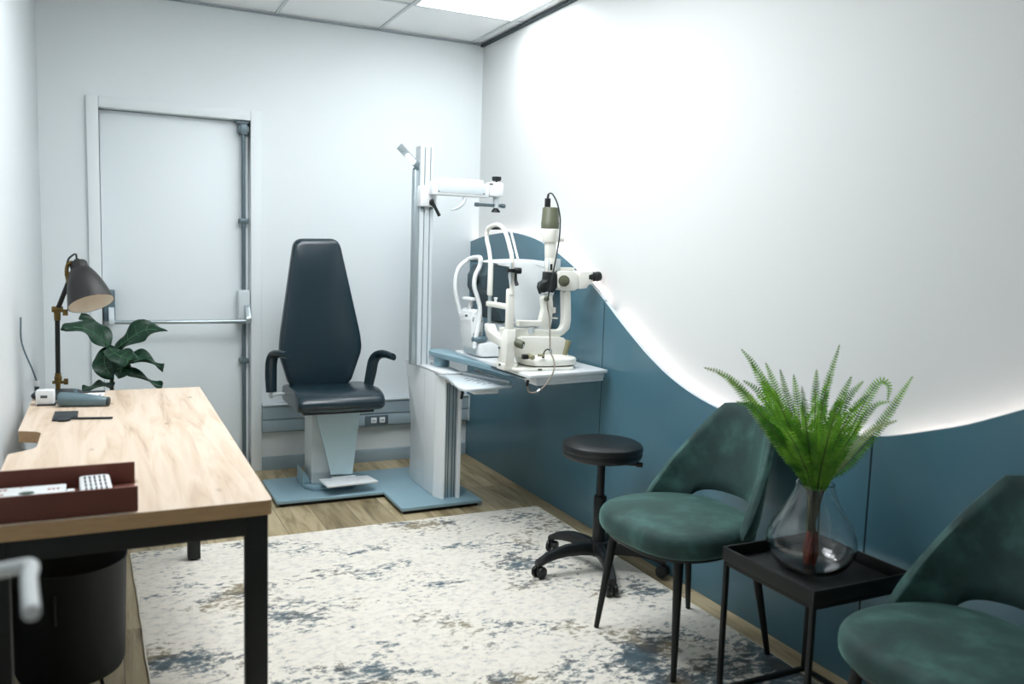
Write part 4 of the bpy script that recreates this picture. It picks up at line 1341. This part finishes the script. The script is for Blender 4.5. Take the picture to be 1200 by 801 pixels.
for k in range(5):
    an = math.radians(178+72*k)
    dx, dy = math.cos(an), math.sin(an)
    R_ = .275
    rings = []
    for t, w, h, z in ((.03, .024, .026, .108), (.09, .022, .024, .114), (.15, .0205, .022, .113), (.20, .019, .019, .105), (.245, .018, .017, .092), (.268, .018, .015, .08), (.288, .016, .012, .072)):
        c = V((sx+dx*t, sy+dy*t, z))
        nx, ny = -dy, dx
        rings.append([c+V((nx*w*q, ny*w*q, h*r_)) for q, r_ in ((-1, -.6), (-.8, -1), (.8, -1), (1, -.6), (1, .4), (.6, 1), (-.6, 1), (-1, .4))])
    lg = obj('leg', MB().loft(rings), M['black'], ST)
    cx, cy = sx+dx*R_, sy+dy*R_
    sw_ = math.radians(20+50*k)
    ex, ey = math.cos(sw_), math.sin(sw_)
    cs = obj('caster', MB().cyl((cx, cy, sz+.03), (cx, cy, .068), .0075, n=12).box(-.012, .012, -.007, .007, sz+.018, sz+.05, .003, M4=Matrix.Translation((cx, cy, 0)) @ Matrix.Rotation(sw_, 4, 'Z')), M['black'], ST)
    for s in (-1, 1):
        c0 = V((cx-ey*s*.0085, cy+ex*s*.0085, sz+.0255))
        c1 = V((cx-ey*s*.0235, cy+ex*s*.0235, sz+.0255))
        obj('wheel', MB().cyl(c0, c1, .0255, n=28, bev=.004), M['black'], cs)

# ----------------------------------------------------------- velvet chairs
CH = thing('velvet_chair', 'green velvet chair with slim black legs between the stool and the side table', 'chair', (0, 0, 0), 'green velvet chairs')


def make_chair(t):
    seat = superell(-.035, 0, .243, .258, 2.6, 64)
    # narrower at the back
    seat = [(x, y*(1-.10*max(0, (x+.05)/.26))) for x, y in seat]
    obj('seat', MB().cushion(seat, .388, .474, .036, dome=.014), M['velvet'], t)
    obj('seat_base', MB().prism([(x*.86-.01, y*.86) for x, y in seat], 'z', .376, .3895, .002), M['black'], t)
    rings = []
    n = 60
    PH = math.radians(79)
    for i in range(n+1):
        ph = -PH+2*PH*i/n
        ad = abs(math.degrees(ph))
        # upper edge: flat at the back, falling straight to the seat at the sides
        if ad < 27:
            tz_ = .822-.012*(ad/27)**2
        else:
            tz_ = .81-(.81-.455)*((ad-27)/52)
        # lower edge: an arched cut-out over the seat
        if ad < 40:
            bz_ = .442+.058*math.sqrt(max(0., 1-(ad/40)**4))
        else:
            bz_ = .442
        tz_ = max(tz_, bz_+.012)
        ring = []
        hh = tz_-bz_
        half = .5*min(.036, .036*(.55+.45*min(1, hh/.08)))
        prof = [(0, -half), (0, half)]
        m_ = 14
        def P(u, off):
            z = bz_+hh*u
            lean = .10*max(0, (z-.44))/.38*(.25+.75*max(0, math.cos(ph)))
            rx, ry = .236, .252
            c, s = math.cos(ph), math.sin(ph)
            r = 1.0
            px, py = -.03+(rx+lean+off)*c, (ry+off+.25*lean)*s
            if c < 0:
                px = -.03+(rx*1.05+off)*c
            return V((px, py, z))
        for j in range(m_+1):
            u = j/m_
            k = 1-(2*u-1)**8
            ring.append(P(u, half*math.sqrt(max(.02, k))))
        for j in range(m_, -1, -1):
            u = j/m_
            k = 1-(2*u-1)**8
            ring.append(P(u, -half*math.sqrt(max(.02, k))))
        rings.append(ring)
    obj('backrest', MB().loft(rings), M['velvet'], t)
    for fx_, fy_ in ((-.203, .215), (-.203, -.215), (.215, .205), (.215, -.205)):
        tx_, ty_ = fx_*.78-.012, fy_*.80
        lg = MB().cyl((fx_, fy_, .0016), (tx_, ty_, .3755), .009, .0165, n=20, bev=.001)
        obj('leg', lg, M['blackmetal'], t)


make_chair(CH)
ch2 = dup(CH)
CH.location = (-.405, -2.80, RZ)
CH.rotation_euler = (0, 0, math.radians(3))
ch2.location = (-.385, -3.86, RZ+.0006)
ch2.rotation_euler = (0, 0, math.radians(2))
ch2['label'] = 'green velvet chair nearest the camera, beyond the side table at the right edge'

# -------------------------------------------------------------- side table
SD = thing('side_table', 'black metal tray side table between the two green velvet chairs', 'side table', (-.317, -3.3, RZ))
qx0, qx1, qy0, qy1 = -.508, -.135, -3.487, -3.115
zt, zb = .474, .432
obj('tray_bottom', MB().box(qx0+.004, qx1-.004, qy0+.004, qy1-.004, zb+.001, zb+.006, .001), M['blackmetal'], SD)
w = .0065
rm = MB().box(qx0, qx1, qy0, qy0+w, zb, zt, .0015).box(qx0, qx1, qy1-w, qy1, zb, zt, .0015).box(qx0, qx0+w, qy0+w, qy1-w, zb, zt, .0015).box(qx1-w, qx1, qy0+w, qy1-w, zb, zt, .0015)
obj('tray_rim', rm, M['blackmetal'], SD)
b = .014
for xx in (qx0+.004, qx1-.004-b):
    for yy in (qy0+.004, qy1-.004-b):
        zz = RZ+.0012
        obj('leg', MB().box(xx, xx+b, yy, yy+b, zz, zb-.0005, .0012), M['blackmetal'], SD)
for z_ in (RZ+.0008, zb-.0145):
    mb = MB()
    for yy in (qy0+.004, qy1-.004-b):
        mb.box(qx0+.004+b, qx1-.004-b, yy+.0005, yy+b-.0005, z_, z_+.0135, .001)
    for xx in (qx0+.004, qx1-.004-b):
        mb.box(xx+.0005, xx+b-.0005, qy0+.004+b, qy1-.004-b, z_, z_+.0135, .001)
    obj('rail', mb, M['blackmetal'], SD)

# --------------------------------------------------------- vase with fern
vx, vy, vz = -.325, -3.29, zb+.0068
VS = thing('glass_vase', 'clear teardrop glass vase holding the fern on the black side table', 'vase', (vx, vy, vz))
outer = [(0, 0), (.05, 0), (.07, .003), (.098, .018), (.12, .05), (.128, .083), (.124, .112), (.110, .145), (.09, .178), (.072, .208), (.06, .235), (.054, .256), (.0545, .262)]
inner = [(.0505, .262), (.050, .256), (.056, .235), (.068, .208), (.086, .178), (.106, .145), (.120, .112), (.124, .083), (.116, .052), (.094, .024), (.066, .011), (.0, .0085)]
po_ = [(p.x, p.y) for p in cr([V((r_, z, 0)) for r_, z in outer], 3)]
pi_ = [(p.x, p.y) for p in cr([V((r_, z, 0)) for r_, z in inner], 3)]
obj('glass_body', MB().lathe([(max(0, r_), max(0., z)) for r_, z in po_+pi_], Matrix.Translation((vx, vy, vz)), 64), M['glass'], VS, angle=60)

FR = thing('fern', 'green fern with feathery fronds and red-brown root standing in the glass vase', 'fern', (vx, vy, vz+.012))
base = V((vx, vy, vz+.20))
rt = MB()
for k in range(7):
    aa = k*2.4
    rt.tube([V((vx+.012*math.cos(aa), vy+.012*math.sin(aa), vz+.012)), V((vx+.014*math.cos(aa+.4), vy+.014*math.sin(aa+.4), vz+.06)), V((vx+.01*math.cos(aa+.8), vy+.01*math.sin(aa+.8), vz+.115))], [.006, .009, .005], n=7, sub=4)
obj('root', rt, M['root'], FR, 'red-brown root bundle')


def frond(tip, bow, length_w=.032, pale=False, seed=0, stem_w=.0022, curl=None):
    rnd = random.Random(seed)
    b0 = V((vx+rnd.uniform(-.012, .012), vy+rnd.uniform(-.012, .012), vz+.10))
    b1 = V((vx, vy, vz+.255)) + (V((tip.x-vx, tip.y-vy, 0)).normalized()*.026 if (V((tip.x-vx, tip.y-vy, 0)).length > .01) else V((0, 0, 0)))
    mid = b1.lerp(tip, .5)+bow
    P = [b0, b1, b1.lerp(mid, .55)+bow*.25, mid.lerp(tip, .35)+bow*.35, tip]
    if curl:
        P += curl
    path = cr(P, 14)
    # arc-length resample
    acc = [0]
    for p, q in zip(path, path[1:]):
        acc.append(acc[-1]+(q-p).length)
    Lt = acc[-1]

    def pt(s):
        s = min(max(s, 0), Lt-1e-6)
        for i in range(len(acc)-1):
            if acc[i+1] >= s:
                t = (s-acc[i])/max(1e-9, acc[i+1]-acc[i])
                return path[i].lerp(path[i+1], t)
        return path[-1]
    mb = MB()
    mb.tube([pt(Lt*i/24) for i in range(25)], [stem_w*(1-.75*i/24) for i in range(25)], n=5, sub=1)
    t_ = bmesh.new()
    s0 = .15
    n = int(Lt/.0108)
    view = (CAM-tip).normalized()
    twist = rnd.uniform(-.5, .5)
    for i in range(n):
        s = s0+(Lt-s0)*i/n
        if s > Lt:
            break
        u = (s-s0)/(Lt-s0)
        p = pt(s)
        d = (pt(s+.004)-pt(s-.004)).normalized()
        ref = view+V((.55*math.cos(seed*1.7), .55*math.sin(seed*1.7), .25*twist))
        sd = d.cross(ref)
        if sd.length < .2:
            sd = d.cross(V((1, .2, 0)))
        sd.normalize()
        up = sd.cross(d).normalized()
        w = length_w*(.25+.75*min(1, u*4))*(1-u**2.2)**.8+.002
        for sg in (-1, 1):
            dirn = (sd*sg*.92+d*.32+up*rnd.uniform(-.12, .2)).normalized()
            wid = .0078*(1-.4*u)
            tip_ = p+dirn*w-up*w*.10
            m1 = p+dirn*w*.35+up*.001
            va = t_.verts.new(p-d*wid*.35)
            vb_ = t_.verts.new(m1-d*wid*.55)
            vc = t_.verts.new(tip_)
            vd = t_.verts.new(m1+d*wid*.55)
            ve_ = t_.verts.new(p+d*wid*.35)
            t_.faces.new((va, vb_, vc, vd, ve_))
    bmf = MB()
    bmf._add(t_)
    fr_o = obj('frond', mb, M['stem'] if not pale else M['fernpale'], FR)
    me = fr_o.data
    lf = obj('leaflets', bmf, M['fernpale'] if pale else M['fern'], fr_o, angle=180)
    return fr_o


D0 = 2.48
tips = [  # photo pixel, depth offset, bow in pixels sideways / up, width, pale
    (824, 430, .05, 8, 30, .030, True), (840, 436, -.05, 10, 28, .033, False), (868, 408, .10, 6, 25, .033, False), (880, 424, -.10, 4, 20, .033, False),
    (897, 424, .08, 4, 15, .034, False), (893, 446, -.14, -2, 14, .034, False), (914, 432, .14, 2, 8, .032, False), (906, 455, -.05, 0, 8, .033, False), (930, 438, .02, 0, 5, .033, False),
    (957, 432, -.10, 0, 6, .03, False), (984, 403, .04, 10, -10, .026, False), (972, 440, .12, 4, 4, .032, False), (998, 440, -.08, 4, 8, .032, False), (1012, 446, .10, 6, 12, .032, False),
    (1070, 440, .04, 4, -16, .026, False), (1052, 492, -.06, 4, 12, .024, True), (1032, 446, .02, -8, 22, .03, False), (1044, 470, -.12, -4, 26, .028, False), (980, 470, -.18, 0, 8, .034, False),
    (940, 470, -.20, 0, 8, .034, False), (862, 470, -.12, 4, 24, .032, False), (870, 445, .0, 2, 22, .034, False), (955, 455, .16, 0, 5, .032, False), (1005, 475, .16, 3, 12, .03, False), (920, 478, .18, -3, 10, .032, False), (886, 462, .16, 2, 18, .034, False), (940, 452, -.22, 0, 8, .034, False), (1018, 462, -.20, 4, 14, .034, False), (968, 462, .2, 0, 6, .034, False), (990, 458, -.24, 2, 8, .034, False), (900, 490, -.2, -4, 14, .034, False), (1000, 500, -.1, 5, 14, .034, False), (958, 486, -.16, 0, 6, .034, False),
]
for k, (px_, py_, dd_, bxp, byp, wd, pale) in enumerate(tips):
    dep = D0+dd_
    tp_ = at(px_, py_, 'd', dep)
    bow = RGT*(-bxp*dep/FPX if px_ > 949 else -bxp*dep/FPX)+UPV*(byp*dep/FPX)
    curl = None
    if k == 16:
        curl = [at(1042, 452, 'd', dep), at(1040, 470, 'd', dep-.01)]
    if k == 10:
        curl = None
    frond(tp_, bow, wd, pale, seed=k+1, curl=curl)

# ------------------------------------------------------------------ world
w_ = bpy.data.worlds.new('world')
bpy.context.scene.world = w_
w_.use_nodes = True
w_.node_tree.nodes['Background'].inputs[0].default_value = (.8, .9, 1, 1)
w_.node_tree.nodes['Background'].inputs[1].default_value = .3

vs = bpy.context.scene.view_settings
vs.view_transform = 'Standard'
vs.look = 'None'
vs.gamma = 1
vs.exposure = .75
vs.use_curve_mapping = False
